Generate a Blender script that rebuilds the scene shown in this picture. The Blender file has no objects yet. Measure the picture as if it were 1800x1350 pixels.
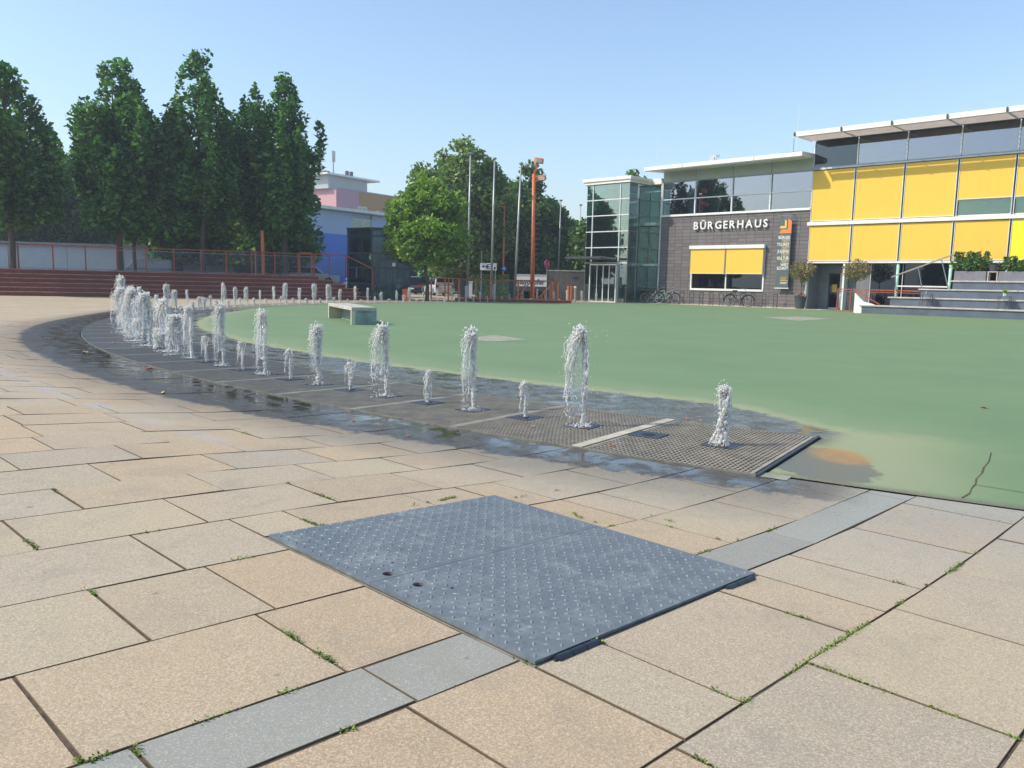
import bpy, bmesh, math, random
import numpy as np
from mathutils import Vector, Matrix, Euler
random.seed(7); rng = np.random.default_rng(7)
R = math.radians
scene = bpy.context.scene
col = scene.collection
# ------------------------------------------------------------------ camera
EYE = 1.15
PITCH, ROLL, FOC = 0.1227938, 0.0222244, 1420.73      # measured from the photograph (pixels at 1800 wide)
cp, sp_ = math.cos(PITCH), math.sin(PITCH)
FW = Vector((0, cp, -sp_)); U0 = Vector((0, sp_, cp)); R0v = Vector((1, 0, 0))
RT = math.cos(ROLL)*R0v + math.sin(ROLL)*U0
UP = math.cos(ROLL)*U0 - math.sin(ROLL)*R0v
cam_d = bpy.data.cameras.new('camera'); cam = bpy.data.objects.new('camera', cam_d); col.objects.link(cam)
cam.matrix_world = Matrix(((RT.x, UP.x, -FW.x, 0), (RT.y, UP.y, -FW.y, 0), (RT.z, UP.z, -FW.z, EYE), (0, 0, 0, 1)))
cam_d.sensor_width = 36; cam_d.lens = FOC/1800*36; cam_d.clip_start = .05; cam_d.clip_end = 4000
scene.camera = cam
# ------------------------------------------------------------------ light
world = bpy.data.worlds.new('World'); scene.world = world; world.use_nodes = True
wn = world.node_tree; wn.nodes.clear()
sky = wn.nodes.new('ShaderNodeTexSky'); sky.sky_type = 'NISHITA'; sky.sun_disc = False
SUN_EL = R(42.8)
SUN_DIR = Vector((-math.cos(SUN_EL)*.983, -math.cos(SUN_EL)*.18, math.sin(SUN_EL)))   # towards the sun
sky.sun_elevation = SUN_EL; sky.sun_rotation = math.atan2(-.983, -.18)
sky.altitude = 300; sky.air_density = 1.25; sky.dust_density = 1.6; sky.ozone_density = 3.0
bg = wn.nodes.new('ShaderNodeBackground'); bg.inputs[1].default_value = .15
wo = wn.nodes.new('ShaderNodeOutputWorld')
wn.links.new(sky.outputs[0], bg.inputs[0]); wn.links.new(bg.outputs[0], wo.inputs[0])
sd = bpy.data.lights.new('sun', 'SUN'); sd.energy = 2.9; sd.angle = R(.55); sd.color = (1, .93, .82)
sun = bpy.data.objects.new('sun', sd); col.objects.link(sun)
sun.rotation_euler = SUN_DIR.to_track_quat('Z', 'Y').to_euler(); sun.location = (-20, -5, 30)
vs = scene.view_settings; vs.view_transform = 'Standard'; vs.look = 'None'; vs.gamma = 1; vs.exposure = .56; vs.use_curve_mapping = False
scene.cycles.max_bounces = 10; scene.cycles.transparent_max_bounces = 24; scene.cycles.transmission_bounces = 8
scene.cycles.caustics_reflective = False; scene.cycles.caustics_refractive = False
# ------------------------------------------------------------------ places
CX, CY, RO, RI = 18.002, 30.100, 30.077, 28.45          # centre and radii of the round fountain channel
AZ = R(-44.31); FD = (math.cos(AZ), math.sin(AZ)); FN = (math.sin(AZ), -math.cos(AZ)); P0 = (18.5796, 51.8113)   # civic hall facade
AA = R(45.91); DA = (math.cos(AA), math.sin(AA)); DB = (math.sin(AA), -math.cos(AA))        # paving directions
def ss(t): t = min(max(t, 0), 1); return t*t*(3-2*t)
def ground(x, y):
    pl = 0.15-0.0362*x-0.0195*y
    pl = 0.5*(pl+math.sqrt(pl*pl+0.0004))
    r = math.hypot(x-CX, y-CY)-RO
    return pl*ss(r/2.6)*(1-ss((y-10)/14))
def ray(px, py): return RT*(px-900)-UP*(py-675)+FW*FOC
def at(px, py, Y):
    d = ray(px, py); d = d*(Y/d.y); return Vector((d.x, d.y, d.z+EYE))
def gp(px, py):
    d = ray(px, py); d = d/(-d.z); z = 0
    for _ in range(50):
        s = EYE-z; x, y = d.x*s, d.y*s; z = .5*z+.5*ground(x, y)
    return Vector((x, y, z))
def fac(px, py, off=0):     # point of the facade plane (moved off metres towards the square): s along it, z height
    d = ray(px, py); Px, Py = P0[0]+FN[0]*off, P0[1]+FN[1]*off
    t = (Px*FN[0]+Py*FN[1])/(d.x*FN[0]+d.y*FN[1])
    return ((d.x*t-P0[0])*FD[0]+(d.y*t-P0[1])*FD[1], d.z*t+EYE)
def sn(px, py):
    g = gp(px, py); return ((g.x-P0[0])*FD[0]+(g.y-P0[1])*FD[1], -((g.x-P0[0])*FN[0]+(g.y-P0[1])*FN[1]))
def fworld(s, d, z=0): return Vector((P0[0]+FD[0]*s-FN[0]*d, P0[1]+FD[1]*s-FN[1]*d, z))
def uvw(u, v): return (DA[0]*u+DB[0]*v, DA[1]*u+DB[1]*v)
def lin(h):
    if isinstance(h, str): c = [int(h[i:i+2], 16)/255 for i in (0, 2, 4)]
    else: c = h; return (*c, 1)
    return (*[x/12.92 if x <= .04045 else ((x+.055)/1.055)**2.4 for x in c], 1)
# ------------------------------------------------------------------ objects
def tag(o, label=None, cat=None, group=None, kind=None):
    for k, v in (('label', label), ('category', cat), ('group', group), ('kind', kind)):
        if v: o[k] = v
    return o
def empty(name, loc=(0, 0, 0), rz=0, label=None, cat=None, group=None, parent=None):
    o = bpy.data.objects.new(name, None); col.objects.link(o); o.location = loc; o.rotation_euler = (0, 0, rz)
    o.empty_display_size = .2
    if parent: o.parent = parent
    return tag(o, label, cat, group)
def kids(o): return [c for c in bpy.data.objects if c.parent == o]
def copy_tree(o, loc=None, rz=None, label=None, scale=None):
    tree = {}
    def cp_(x, par):
        c = x.copy(); col.objects.link(c); c.parent = par
        for ch in x.children: cp_(ch, c)
        return c
    c = cp_(o, None)
    if loc is not None: c.location = loc
    if rz is not None: c.rotation_euler = (0, 0, rz)
    if scale is not None: c.scale = scale if hasattr(scale, '__len__') else (scale,)*3
    if label: c['label'] = label
    return c
class MB:
    def __init__(s): s.v = []; s.f = []
    def add(s, vs_, fs): n = len(s.v); s.v += [tuple(v) for v in vs_]; s.f += [tuple(i+n for i in f) for f in fs]; return s
    def hexa(s, p):     # 8 points: bottom 4 ccw, top 4 ccw
        return s.add(p, [(3, 2, 1, 0), (4, 5, 6, 7), (0, 1, 5, 4), (1, 2, 6, 5), (2, 3, 7, 6), (3, 0, 4, 7)])
    def box(s, x0, x1, y0, y1, z0, z1):
        return s.hexa([(x0, y0, z0), (x1, y0, z0), (x1, y1, z0), (x0, y1, z0), (x0, y0, z1), (x1, y0, z1), (x1, y1, z1), (x0, y1, z1)])
    def cbox(s, c, sz, rz=0, rx=0, ry=0):
        m = Euler((rx, ry, rz)).to_matrix(); hx, hy, hz = sz[0]/2, sz[1]/2, sz[2]/2; c = Vector(c)
        return s.hexa([c+m@Vector(q) for q in ((-hx, -hy, -hz), (hx, -hy, -hz), (hx, hy, -hz), (-hx, hy, -hz), (-hx, -hy, hz), (hx, -hy, hz), (hx, hy, hz), (-hx, hy, hz))])
    def bar(s, a, b, w, h=None, upv=(0, 0, 1)):     # rectangular bar from a to b
        a, b = Vector(a), Vector(b); h = h or w; d = (b-a).normalized(); u = Vector(upv)
        if abs(d.dot(u)) > .98: u = Vector((1, 0, 0))
        x = d.cross(u).normalized()*w/2; y = x.cross(d).normalized()*h/2
        return s.hexa([a-x-y, a+x-y, a+x+y, a-x+y, b-x-y, b+x-y, b+x+y, b-x+y])
    def tube(s, a, b, r0, r1=None, n=8, caps=True):
        a, b = Vector(a), Vector(b); r1 = r0 if r1 is None else r1; d = (b-a).normalized()
        u = Vector((0, 0, 1)) if abs(d.z) < .9 else Vector((1, 0, 0)); x = d.cross(u).normalized(); y = d.cross(x)
        vs_ = []
        for p, r in ((a, r0), (b, r1)):
            for i in range(n): t = 2*math.pi*i/n; vs_.append(p+x*math.cos(t)*r+y*math.sin(t)*r)
        fs = [(i, (i+1) % n, n+(i+1) % n, n+i) for i in range(n)]
        if caps: fs += [tuple(range(n-1, -1, -1)), tuple(range(n, 2*n))]
        return s.add(vs_, fs)
    def path(s, pts, r, n=6):
        for a, b in zip(pts, pts[1:]): s.tube(a, b, r, n=n)
        return s
    def prism(s, poly, z0, z1):
        n = len(poly); vs_ = [(x, y, z0) for x, y in poly]+[(x, y, z1) for x, y in poly]
        return s.add(vs_, [tuple(range(n-1, -1, -1)), tuple(range(n, 2*n))]+[(i, (i+1) % n, n+(i+1) % n, n+i) for i in range(n)])
    def sideprism(s, poly, y0, y1):   # polygon in x,z extruded along y
        n = len(poly); vs_ = [(x, y0, z) for x, z in poly]+[(x, y1, z) for x, z in poly]
        return s.add(vs_, [tuple(range(n)), tuple(range(2*n-1, n-1, -1))]+[((i+1) % n, i, n+i, n+(i+1) % n) for i in range(n)])
    def torus(s, c, rr, r, n=24, m=6, M=None):
        c = Vector(c); vs_ = []
        for i in range(n):
            t = 2*math.pi*i/n
            for j in range(m):
                q = 2*math.pi*j/m; p = Vector(((rr+r*math.cos(q))*math.cos(t), r*math.sin(q), (rr+r*math.cos(q))*math.sin(t)))
                vs_.append(c+(M@p if M else p))
        return s.add(vs_, [(i*m+j, i*m+(j+1) % m, ((i+1) % n)*m+(j+1) % m, ((i+1) % n)*m+j) for i in range(n) for j in range(m)])
    def lathe(s, prof, c=(0, 0, 0), n=16):
        c = Vector(c); vs_ = [c+Vector((r*math.cos(2*math.pi*i/n), r*math.sin(2*math.pi*i/n), z)) for r, z in prof for i in range(n)]; k = len(prof)
        fs = [(j*n+i, j*n+(i+1) % n, (j+1)*n+(i+1) % n, (j+1)*n+i) for j in range(k-1) for i in range(n)]
        fs += [tuple(range(n-1, -1, -1)), tuple(range((k-1)*n, k*n))]
        return s.add(vs_, fs)
    def quad(s, *p): return s.add(p, [tuple(range(len(p)))])
    def mesh(s, name, mat, smooth=False):
        me = bpy.data.meshes.new(name); me.from_pydata(s.v, [], s.f)
        if mat: me.materials.append(mat)
        if smooth: me.polygons.foreach_set('use_smooth', [True]*len(me.polygons))
        me.update(); return me
    def build(s, name, mat, parent=None, smooth=False, bevel=0, fix=False):
        me = s.mesh(name, mat, smooth)
        if fix:
            b = bmesh.new(); b.from_mesh(me); bmesh.ops.recalc_face_normals(b, faces=b.faces); b.to_mesh(me); b.free()
        o = bpy.data.objects.new(name, me); col.objects.link(o)
        if parent: o.parent = parent
        if bevel:
            m = o.modifiers.new('edge', 'BEVEL'); m.width = bevel; m.segments = 2; m.limit_method = 'ANGLE'
        return o
def npmesh(name, V, F, mat, parent=None, smooth=False):      # big numpy mesh, F is (n,k)
    me = bpy.data.meshes.new(name); n, k = F.shape
    me.vertices.add(len(V)); me.vertices.foreach_set('co', V.astype(np.float32).ravel())
    me.loops.add(n*k); me.loops.foreach_set('vertex_index', F.astype(np.int32).ravel())
    me.polygons.add(n); me.polygons.foreach_set('loop_start', (np.arange(n)*k).astype(np.int32)); me.polygons.foreach_set('loop_total', np.full(n, k, np.int32))
    if smooth: me.polygons.foreach_set('use_smooth', np.ones(n, bool))
    me.materials.append(mat); me.update(calc_edges=True); me.validate()
    o = bpy.data.objects.new(name, me); col.objects.link(o)
    if parent: o.parent = parent
    return o
# ------------------------------------------------------------------ materials
class NT:
    def __init__(s, name):
        s.m = bpy.data.materials.new(name); s.m.use_nodes = True; s.t = s.m.node_tree; s.t.nodes.clear()
        s.out = s.t.nodes.new('ShaderNodeOutputMaterial')
    def n(s, typ, ins=None, **pr):
        x = s.t.nodes.new('ShaderNode'+typ)
        for k, v in pr.items(): setattr(x, k, v)
        for k, v in (ins or {}).items():
            sock = x.inputs[k]
            if isinstance(v, bpy.types.NodeSocket): s.t.links.new(v, sock)
            else:
                try: sock.default_value = v
                except Exception: sock.default_value = v[:3]
        return x
    def math(s, op, a, b=0, c=None):
        ins = {0: a, 1: b}
        if c is not None: ins[2] = c
        return s.n('Math', ins, operation=op).outputs[0]
    def noise(s, scale, detail=4, rough=.55, vec=None, dist=0):
        i = {'Scale': scale, 'Detail': detail, 'Roughness': rough, 'Distortion': dist}
        if vec is not None: i['Vector'] = vec
        return s.n('TexNoise', i).outputs['Fac']
    def ramp(s, f, stops):
        x = s.n('ValToRGB', {0: f}); e = x.color_ramp.elements
        while len(e) > 1: e.remove(e[-1])
        e[0].position = stops[0][0]; e[0].color = lin(stops[0][1])
        for p, c in stops[1:]: q = e.new(p); q.color = lin(c)
        return x.outputs[0]
    def mr(s, v, a, b, c=0, d=1, interp='SMOOTHSTEP'):
        x = s.n('MapRange', {0: v, 1: a, 2: b, 3: c, 4: d}, interpolation_type=interp); return x.outputs[0]
    def mix(s, f, a, b, blend='MIX'):
        x = s.n('Mix', data_type='RGBA', blend_type=blend)
        for i, v in ((0, f), (6, a), (7, b)):
            if isinstance(v, bpy.types.NodeSocket): s.t.links.new(v, x.inputs[i])
            else: x.inputs[i].default_value = v
        return x.outputs[2]
    def pos(s): return s.n('NewGeometry').outputs['Position']
    def xyz(s): x = s.n('SeparateXYZ', {0: s.pos()}); return x.outputs
    def island(s): return s.n('NewGeometry').outputs['Random Per Island']
    def objvec(s): return s.n('TexCoord').outputs['Object']
    def bump(s, h, strength=.3, dist=.01): return s.n('Bump', {'Height': h, 'Strength': strength, 'Distance': dist}).outputs[0]
    def pbsdf(s, **k):
        nm = {'color': 'Base Color', 'rough': 'Roughness', 'metal': 'Metallic', 'normal': 'Normal', 'spec': 'Specular IOR Level', 'trans': 'Transmission Weight', 'ior': 'IOR', 'coat': 'Coat Weight', 'alpha': 'Alpha', 'sss': 'Subsurface Weight'}
        return s.n('BsdfPrincipled', {nm[q]: v for q, v in k.items()}).outputs[0]
    def end(s, sh): s.t.links.new(sh, s.out.inputs[0]); return s.m
def plain(name, c, rough=.6, metal=0, var=.12, scale=3, bump=0, bscale=60, spec=.5, coat=0):
    t = NT(name); v = t.noise(scale, 5, .6, t.pos()); c4 = lin(c)
    a = tuple(x*(1-var) for x in c4[:3])+(1,); b = tuple(min(1, x*(1+var)) for x in c4[:3])+(1,)
    k = dict(color=t.mix(t.mr(v, .3, .7), a, b), rough=t.math('ADD', t.math('MULTIPLY', v, .12), rough-.06), metal=metal, spec=spec)
    if coat: k['coat'] = coat
    if bump: k['normal'] = t.bump(t.noise(bscale, 4, .6, t.pos()), bump, .004)
    return t.end(t.pbsdf(**k))
# wetness round the fountain: 1 where the stone is wet (position only)
def ringvals(t):
    x, y, z = t.xyz()
    dx = t.math('SUBTRACT', x, CX); dy = t.math('SUBTRACT', y, CY)
    r = t.math('SQRT', t.math('ADD', t.math('MULTIPLY', dx, dx), t.math('MULTIPLY', dy, dy)))
    th = t.math('ARCTAN2', dy, dx)      # -pi..pi ; ring end -2.150 rad, left -pi
    return x, y, r, th
def wet_outer(t, n1):
    x, y, r, th = ringvals(t)
    # width 0.25 m at the near end growing to 1.3 m further round
    w = t.mr(th, -2.15, -2.32, .36, .98, 'LINEAR')
    w = t.math('ADD', w, t.math('MULTIPLY', t.math('SUBTRACT', n1, .5), .55))
    far = t.mr(th, -3.1, -2.9, 1.35, 1.0)
    w = t.math('MULTIPLY', w, far)
    q = t.math('SUBTRACT', t.math('SUBTRACT', r, RO), w)
    m = t.mr(q, -.03, .035, 1, 0)
    damp = t.mr(q, -.02, .9, .45, 0)
    endm = t.mr(th, -2.145, -2.125, 1, 0)
    neg = t.math('LESS_THAN', th, 0)
    return t.math('MULTIPLY', m, t.math('MULTIPLY', endm, neg)), t.math('MULTIPLY', damp, t.math('MULTIPLY', endm, neg)), r, th
def stone_mat(name, grey=False, joints=False):
    t = NT(name); P = t.pos(); isl = t.math('FRACT', t.math('ADD', t.island(), t.math('MULTIPLY', t.n('ObjectInfo').outputs['Random'], 7.31)))
    n1 = t.noise(2.2, 6, .62, P)
    if grey: base = t.ramp(isl, [(0, '8b887a'), (.5, '969384'), (1, '878578')])
    else: base = t.ramp(isl, [(0, 'a38f75'), (.14, 'ae9574'), (.3, 'a69a86'), (.45, 'a98f6e'), (.6, 'ac9c80'), (.75, '9b8f7c'), (.9, 'b09775'), (1, 'a79780')])
    if joints: base = t.ramp(t.noise(.35, 3, .5, P), [(.3, 'b7a384'), (.7, 'ab9a80')])
    # grain: fine dark and light grains
    g1 = t.noise(260, 3, .7, P); g2 = t.noise(90, 3, .6, P)
    vo = t.n('TexVoronoi', {'Vector': P, 'Scale': 300.0}).outputs['Color']
    vb = t.n('SeparateColor', {0: vo}).outputs[0]
    c = t.mix(t.mr(vb, .86, .93, 0, .2 if grey else .5), base, lin('6f675c'))
    c = t.mix(t.mr(vb, 0, .16, .42, 0), c, lin('ded4c2'))
    c = t.mix(t.math('MULTIPLY', t.mr(g1, .35, .7), .22 if grey else .32), c, lin('cdbda3' if not grey else 'a8abaa'), 'MIX')
    c = t.mix(t.mr(g2, .5, .72, 0, .3), c, lin('7d7060' if not grey else '83898b')); c = t.mix(t.mr(t.noise(150, 2, .5, P), .5, .64, 0, .42), c, lin('d8c8ac' if not grey else 'a5a5a2'))
    gum = t.n('TexVoronoi', {'Vector': P, 'Scale': 2.6}).outputs['Distance']; c = t.mix(t.mr(gum, .028, .045, .55, 0), c, lin('6a6258'))
    # weathering clouds, grey grime
    cl = t.noise(3.1, 6, .65, P, .6); c = t.mix(t.mr(cl, .48, .72, 0, .34), c, lin('8b8376'))
    cl2 = t.noise(1.1, 5, .6, P); c = t.mix(t.mr(cl2, .5, .75, 0, .3), c, lin('bfa987' if not grey else '989a97'))
    wet, damp, r, th = wet_outer(t, t.noise(7, 7, .78, P)); th_raw = th
    # blue grey paint trace running round the channel, broken up
    band = t.math('MULTIPLY', t.mr(t.math('ABSOLUTE', t.math('SUBTRACT', r, 31.88)), .05, .13, 1, 0), t.mr(t.noise(1.6, 6, .75, P), .42, .66, 0, .5))
    band = t.math('MULTIPLY', band, t.mr(th_raw, -2.25, -2.20, 1, 0))
    c = t.mix(band, c, lin('a3b1b6'))
    # greyer (limescale, algae) towards the water
    lime = t.mr(r, RO+.25, RO+1.7, .62, 0)
    c = t.mix(t.math('MULTIPLY', lime, t.mr(t.noise(4, 5, .7, P), .25, .6, .45, 1)), c, lin('969890'))
    sp = t.mr(t.noise(34, 3, .5, P), .63, .67, 0, 1); spz = t.mr(r, RO+.3, RO+1.3, 1, 0)
    spots = t.math('MULTIPLY', t.math('MULTIPLY', sp, spz), .5)
    c = t.mix(spots, c, lin('5d5a52'))
    c = t.mix(damp, c, t.mix(1.0, c, lin('8d8a84'), 'MULTIPLY'))
    c = t.mix(wet, c, t.mix(1.0, c, lin('8d887f'), 'MULTIPLY'))
    # puddle film: smooth close to the channel
    film = t.math('MULTIPLY', wet, t.mr(t.noise(5, 4, .6, P), .36, .56))
    film = t.math('MULTIPLY', film, t.mr(r, RO+.15, RO+.95, 1, .25))
    c = t.mix(t.math('MULTIPLY', film, .4), c, lin('35332d'))
    nz = t.n('SeparateXYZ', {0: t.n('NewGeometry').outputs['True Normal']}).outputs[2]; c = t.mix(t.mr(nz, .9, .97, .92, 0), c, lin('64543f'))     # joint dirt, also painted to darken slab edges that would catch the sun
    rough = t.math('SUBTRACT', .86, t.math('MULTIPLY', wet, .42)); rough = t.math('SUBTRACT', rough, t.math('MULTIPLY', film, .40))
    h = t.math('ADD', t.math('MULTIPLY', g1, .6), t.math('MULTIPLY', vb, .4))
    bs = t.math('MULTIPLY', t.math('SUBTRACT', 1, t.math('MULTIPLY', film, .97)), .16 if grey else .5)
    b = t.n('Bump', {'Height': h, 'Strength': bs, 'Distance': .003}).outputs[0]
    if joints:
        u = t.n('VectorRotate', {'Vector': P, 'Angle': -AA}, rotation_type='Z_AXIS').outputs[0]
        br = t.n('TexBrick', {'Vector': u, 'Scale': 1.0, 'Mortar Size': .012, 'Brick Width': .66, 'Row Height': .47, 'Color1': lin('ffffff'), 'Color2': lin('cfc4b4'), 'Mortar': lin('8a8173')}).outputs[0]
        c = t.mix(.38, c, t.mix(1.0, c, br, 'MULTIPLY'))
    return t.end(t.pbsdf(color=c, rough=rough, normal=b, spec=t.math('ADD', .35, t.math('MULTIPLY', wet, .4))))
M = {}
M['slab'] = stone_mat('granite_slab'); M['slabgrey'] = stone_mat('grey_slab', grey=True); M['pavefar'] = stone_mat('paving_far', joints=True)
def green_mat():
    t = NT('green_coating'); P = t.pos(); x, y, r, th = ringvals(t)
    n1 = t.noise(.5, 6, .65, P); n2 = t.noise(9, 6, .7, P); n3 = t.noise(2.5, 6, .7, P)
    st = t.n('Mapping', {'Vector': P, 'Scale': (1.2, 6, 1), 'Rotation': (0, 0, .6)}).outputs[0]; n4 = t.noise(1.3, 5, .6, st)
    c = t.ramp(n1, [(.25, '607a54'), (.5, '688159'), (.8, '70885f')])
    c = t.mix(t.mr(n4, .45, .75, 0, .35), c, lin('738a5f')); c = t.mix(t.mr(n3, .55, .78, 0, .3), c, lin('5b714e'))
    c = t.mix(t.mr(n2, .64, .75, 0, .4), c, lin('587353')); c = t.mix(t.mr(t.noise(120, 3, .7, P), .35, .7, 0, .22), c, lin('84986f')); c = t.mix(t.mr(t.noise(28, 4, .7, P), .66, .72, 0, .35), c, lin('8c9678'))
    sc_ = t.noise(1.1, 3, .5, t.n('Mapping', {'Vector': P, 'Rotation': (0, 0, .9), 'Scale': (.5, 26, 1)}).outputs[0]); c = t.mix(t.mr(sc_, .66, .72, 0, .22), c, lin('5f7558'))
    neg = t.math('LESS_THAN', th, 0)
    # pale worn rim
    rn = t.math('ADD', r, t.math('MULTIPLY', t.math('SUBTRACT', t.noise(3, 7, .8, P), .5), .9))
    hw = t.mr(th, -2.75, -2.15, 27.75, 27.15, 'LINEAR')                     # where the wet strip starts
    hw2 = t.mr(th, -2.2, -2.14, 0, .95); hw = t.math('ADD', hw, hw2)
    q = t.math('SUBTRACT', rn, hw)
    inz = t.mr(th, -2.14, -2.10, 1, 0); c = t.mix(t.math('MULTIPLY', inz, t.mr(q, -.42, -.04, 0, .75)), c, lin('9c9c74'))
    c = t.mix(t.math('MULTIPLY', inz, t.mr(q, -1.5, -.4, 0, .28)), c, lin('8f9876'))
    # beyond the end of the channel: greyish bleached patch, orange stain, puddle
    dx = t.math('SUBTRACT', x, 2.22); dy = t.math('SUBTRACT', y, 5.35)
    al = t.math('ADD', t.math('MULTIPLY', dx, .553), t.math('MULTIPLY', dy, .833)); ac = t.math('SUBTRACT', t.math('MULTIPLY', dx, .833), t.math('MULTIPLY', dy, .553))
    nn = t.math('MULTIPLY', t.math('SUBTRACT', t.noise(7, 9, .82, P), .5), .42)
    def blob(cx, cy, rx, ry, soft=.25):
        a = t.math('DIVIDE', t.math('SUBTRACT', x, cx), rx); b = t.math('DIVIDE', t.math('SUBTRACT', y, cy), ry)
        d = t.math('SQRT', t.math('ADD', t.math('MULTIPLY', a, a), t.math('MULTIPLY', b, b)))
        return t.mr(t.math('ADD', d, t.math('MULTIPLY', nn, 2.6)), 1-soft, 1+soft, 1, 0)
    c = t.mix(t.math('MULTIPLY', blob(2.35, 5.35, .5, .75, .5), .42), c, lin('8f9674'))
    wetend = blob(2.06, 5.40, .36, .6, .05)
    c = t.mix(t.math('MULTIPLY', wetend, .9), c, lin('5a5a4c'))
    org = t.math('MULTIPLY', blob(2.32, 5.60, .18, .28, .35), t.mr(t.noise(16, 6, .75, t.n('Mapping', {'Vector': P, 'Rotation': (0, 0, -.98), 'Scale': (.35, 1.6, 1)}).outputs[0]), .35, .55, .25, 1))
    c = t.mix(t.math('MULTIPLY', org, .85), c, lin('a87a38'))
    # wet dark strip inside the ring
    inring = t.math('MULTIPLY', t.math('MULTIPLY', t.math('GREATER_THAN', t.math('MULTIPLY', th, -1), 2.152), 1), 1)
    ws = t.math('MULTIPLY', t.mr(q, -.03, .06, 0, 1), t.math('MULTIPLY', neg, t.mr(th, -2.152, -2.142, 1, 0)))
    ws = t.math('MULTIPLY', ws, t.mr(r, 28.7, 28.9, 1, 0))
    dk = t.ramp(t.noise(4, 6, .75, P), [(.3, '46443c'), (.5, '5c6058'), (.62, '6d7470'), (.8, '4c4a42')])
    c = t.mix(ws, c, dk)
    # gritty dirt along the slabs
    gd = t.math('MULTIPLY', t.math('MULTIPLY', t.mr(t.math('ADD', r, t.math('MULTIPLY', nn, .5)), 29.83, 29.98, 0, 1), neg), t.mr(t.noise(60, 3, .6, P), .3, .6, .3, 1))
    c = t.mix(gd, c, lin('6a6455'))
    wet = t.math('MAXIMUM', t.math('MULTIPLY', ws, t.mr(t.noise(3, 4, .7, P), .42, .58)), t.math('MULTIPLY', wetend, .75))
    rough = t.math('SUBTRACT', .8, t.math('MULTIPLY', wet, .68))
    b = t.n('Bump', {'Height': t.noise(180, 3, .6, P), 'Strength': t.math('MULTIPLY', t.math('SUBTRACT', 1, wet), .3), 'Distance': .003}).outputs[0]
    return t.end(t.pbsdf(color=c, rough=rough, normal=b))
M['green'] = green_mat()
def steel_mat():
    t = NT('tread_steel'); P = t.pos(); n = t.noise(5, 8, .74, P, 1.6); n2 = t.noise(60, 4, .6, P)
    c = t.ramp(n, [(.3, '60676a'), (.5, '6f7678'), (.6, '7d8384'), (.68, '949893'), (.8, 'a5a69c')])
    c = t.mix(t.mr(n2, .55, .75, 0, .3), c, lin('626d79'))
    return t.end(t.pbsdf(color=c, rough=t.mr(n, .3, .7, .42, .6), metal=.15, spec=.4, normal=t.bump(n2, .12, .002)))
M['steel'] = steel_mat(); M['steelworn'] = plain('worn_steel', '7c8384', .45, .15, .25, 30)
def grate_mat():
    t = NT('grate_steel'); P = t.pos(); x, y, r, th = ringvals(t); n = t.noise(6, 6, .7, P)
    c = t.ramp(n, [(.25, '857e70'), (.5, 'a69c8a'), (.75, 'c2b7a3')])
    c = t.mix(t.mr(th, -2.5, -2.2, .8, 0), c, lin('7b7c7a'))
    return t.end(t.pbsdf(color=c, rough=.42, metal=.2))
M['grate'] = grate_mat()
def trough_mat():
    t = NT('channel_floor'); P = t.pos(); x, y, r, th = ringvals(t); n = t.noise(5, 6, .7, P)
    c = t.ramp(n, [(.3, '7d7564'), (.5, 'b0a68f'), (.75, 'cfc5ae')])
    c = t.mix(t.mr(th, -2.30, -2.2, .9, 0), c, lin('3a3e40'))
    return t.end(t.pbsdf(color=c, rough=.35))
M['trough'] = trough_mat()
M['railsteel'] = plain('rail_steel', '8c8879', .4, .5, .25, 8); M['darksteel'] = plain('dark_steel', '3c444c', .4, .5)
M['bed'] = plain('joint_soil', '57493a', .95, 0, .4, 20, .5); M['soil'] = M['bed']
M['asphalt'] = plain('asphalt', '6a6a68', .9, 0, .2, .3, .3, 120)
M['earth'] = plain('earth', '7c7765', .95, 0, .25, .2)
M['concrete'] = plain('concrete', 'b3afa2', .8, 0, .18, 2.5, .3)
M['patch'] = plain('patch_concrete', '96957f', .85, 0, .2, 4, .2); M['concretelight'] = plain('pale_concrete', 'c2b9a5', .8, 0, .12, 1.5, .2)
M['plinth'] = plain('plinth', 'b5ac98', .85, 0, .15, 4)
M['benchside'] = plain('bench_side', '7d8f8a', .5, 0, .22, 3, .1)
M['moss'] = None
def leaf_mat(name, dark, mid, light, trans=.35):
    t = NT(name); isl = t.island(); v = t.noise(.5, 3, .5, t.pos())
    c = t.ramp(t.math('ADD', t.math('MULTIPLY', isl, .65), t.math('MULTIPLY', v, .35)), [(.12, dark), (.5, mid), (.9, light)])
    p = t.pbsdf(color=c, rough=.5, spec=.4); tr = t.n('BsdfTranslucent', {0: t.mix(1, c, lin('c9e07a'), 'MULTIPLY')}).outputs[0]
    return t.end(t.n('MixShader', {0: trans, 1: p, 2: tr}).outputs[0])
M['leafdark'] = leaf_mat('dark_leaves', '345e34', '558643', '82ae58', .5)
M['leafmid'] = leaf_mat('mid_leaves', '3f5f2c', '5f8238', '84a350', .42)
M['leafbright'] = leaf_mat('bright_leaves', '64862c', '95b846', 'bbd468', .52)
M['leafolive'] = leaf_mat('olive_leaves', '567038', '809a50', 'b0bf78', .48)
M['leafred'] = leaf_mat('bronze_leaves', '7a5c40', 'a87f62', 'cba78a', .3)
M['moss'] = leaf_mat('moss', '4a4a22', '67832a', '93ac44', .2)
M['dryleaf'] = plain('dry_leaf', 'b5603a', .7, 0, .3, 30)
M['paleleaf'] = plain('pale_leaf', 'c9a878', .7, 0, .3, 30)
def bark_mat():
    t = NT('bark'); P = t.pos(); mp = t.n('Mapping', {'Vector': P, 'Scale': (9, 9, 1.6)}).outputs[0]; n = t.noise(2, 6, .7, mp)
    return t.end(t.pbsdf(color=t.ramp(n, [(.3, '352f28'), (.6, '5d5348'), (.8, '77695a')]), rough=.9, normal=t.bump(n, .6, .03)))
M['bark'] = bark_mat()
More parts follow.
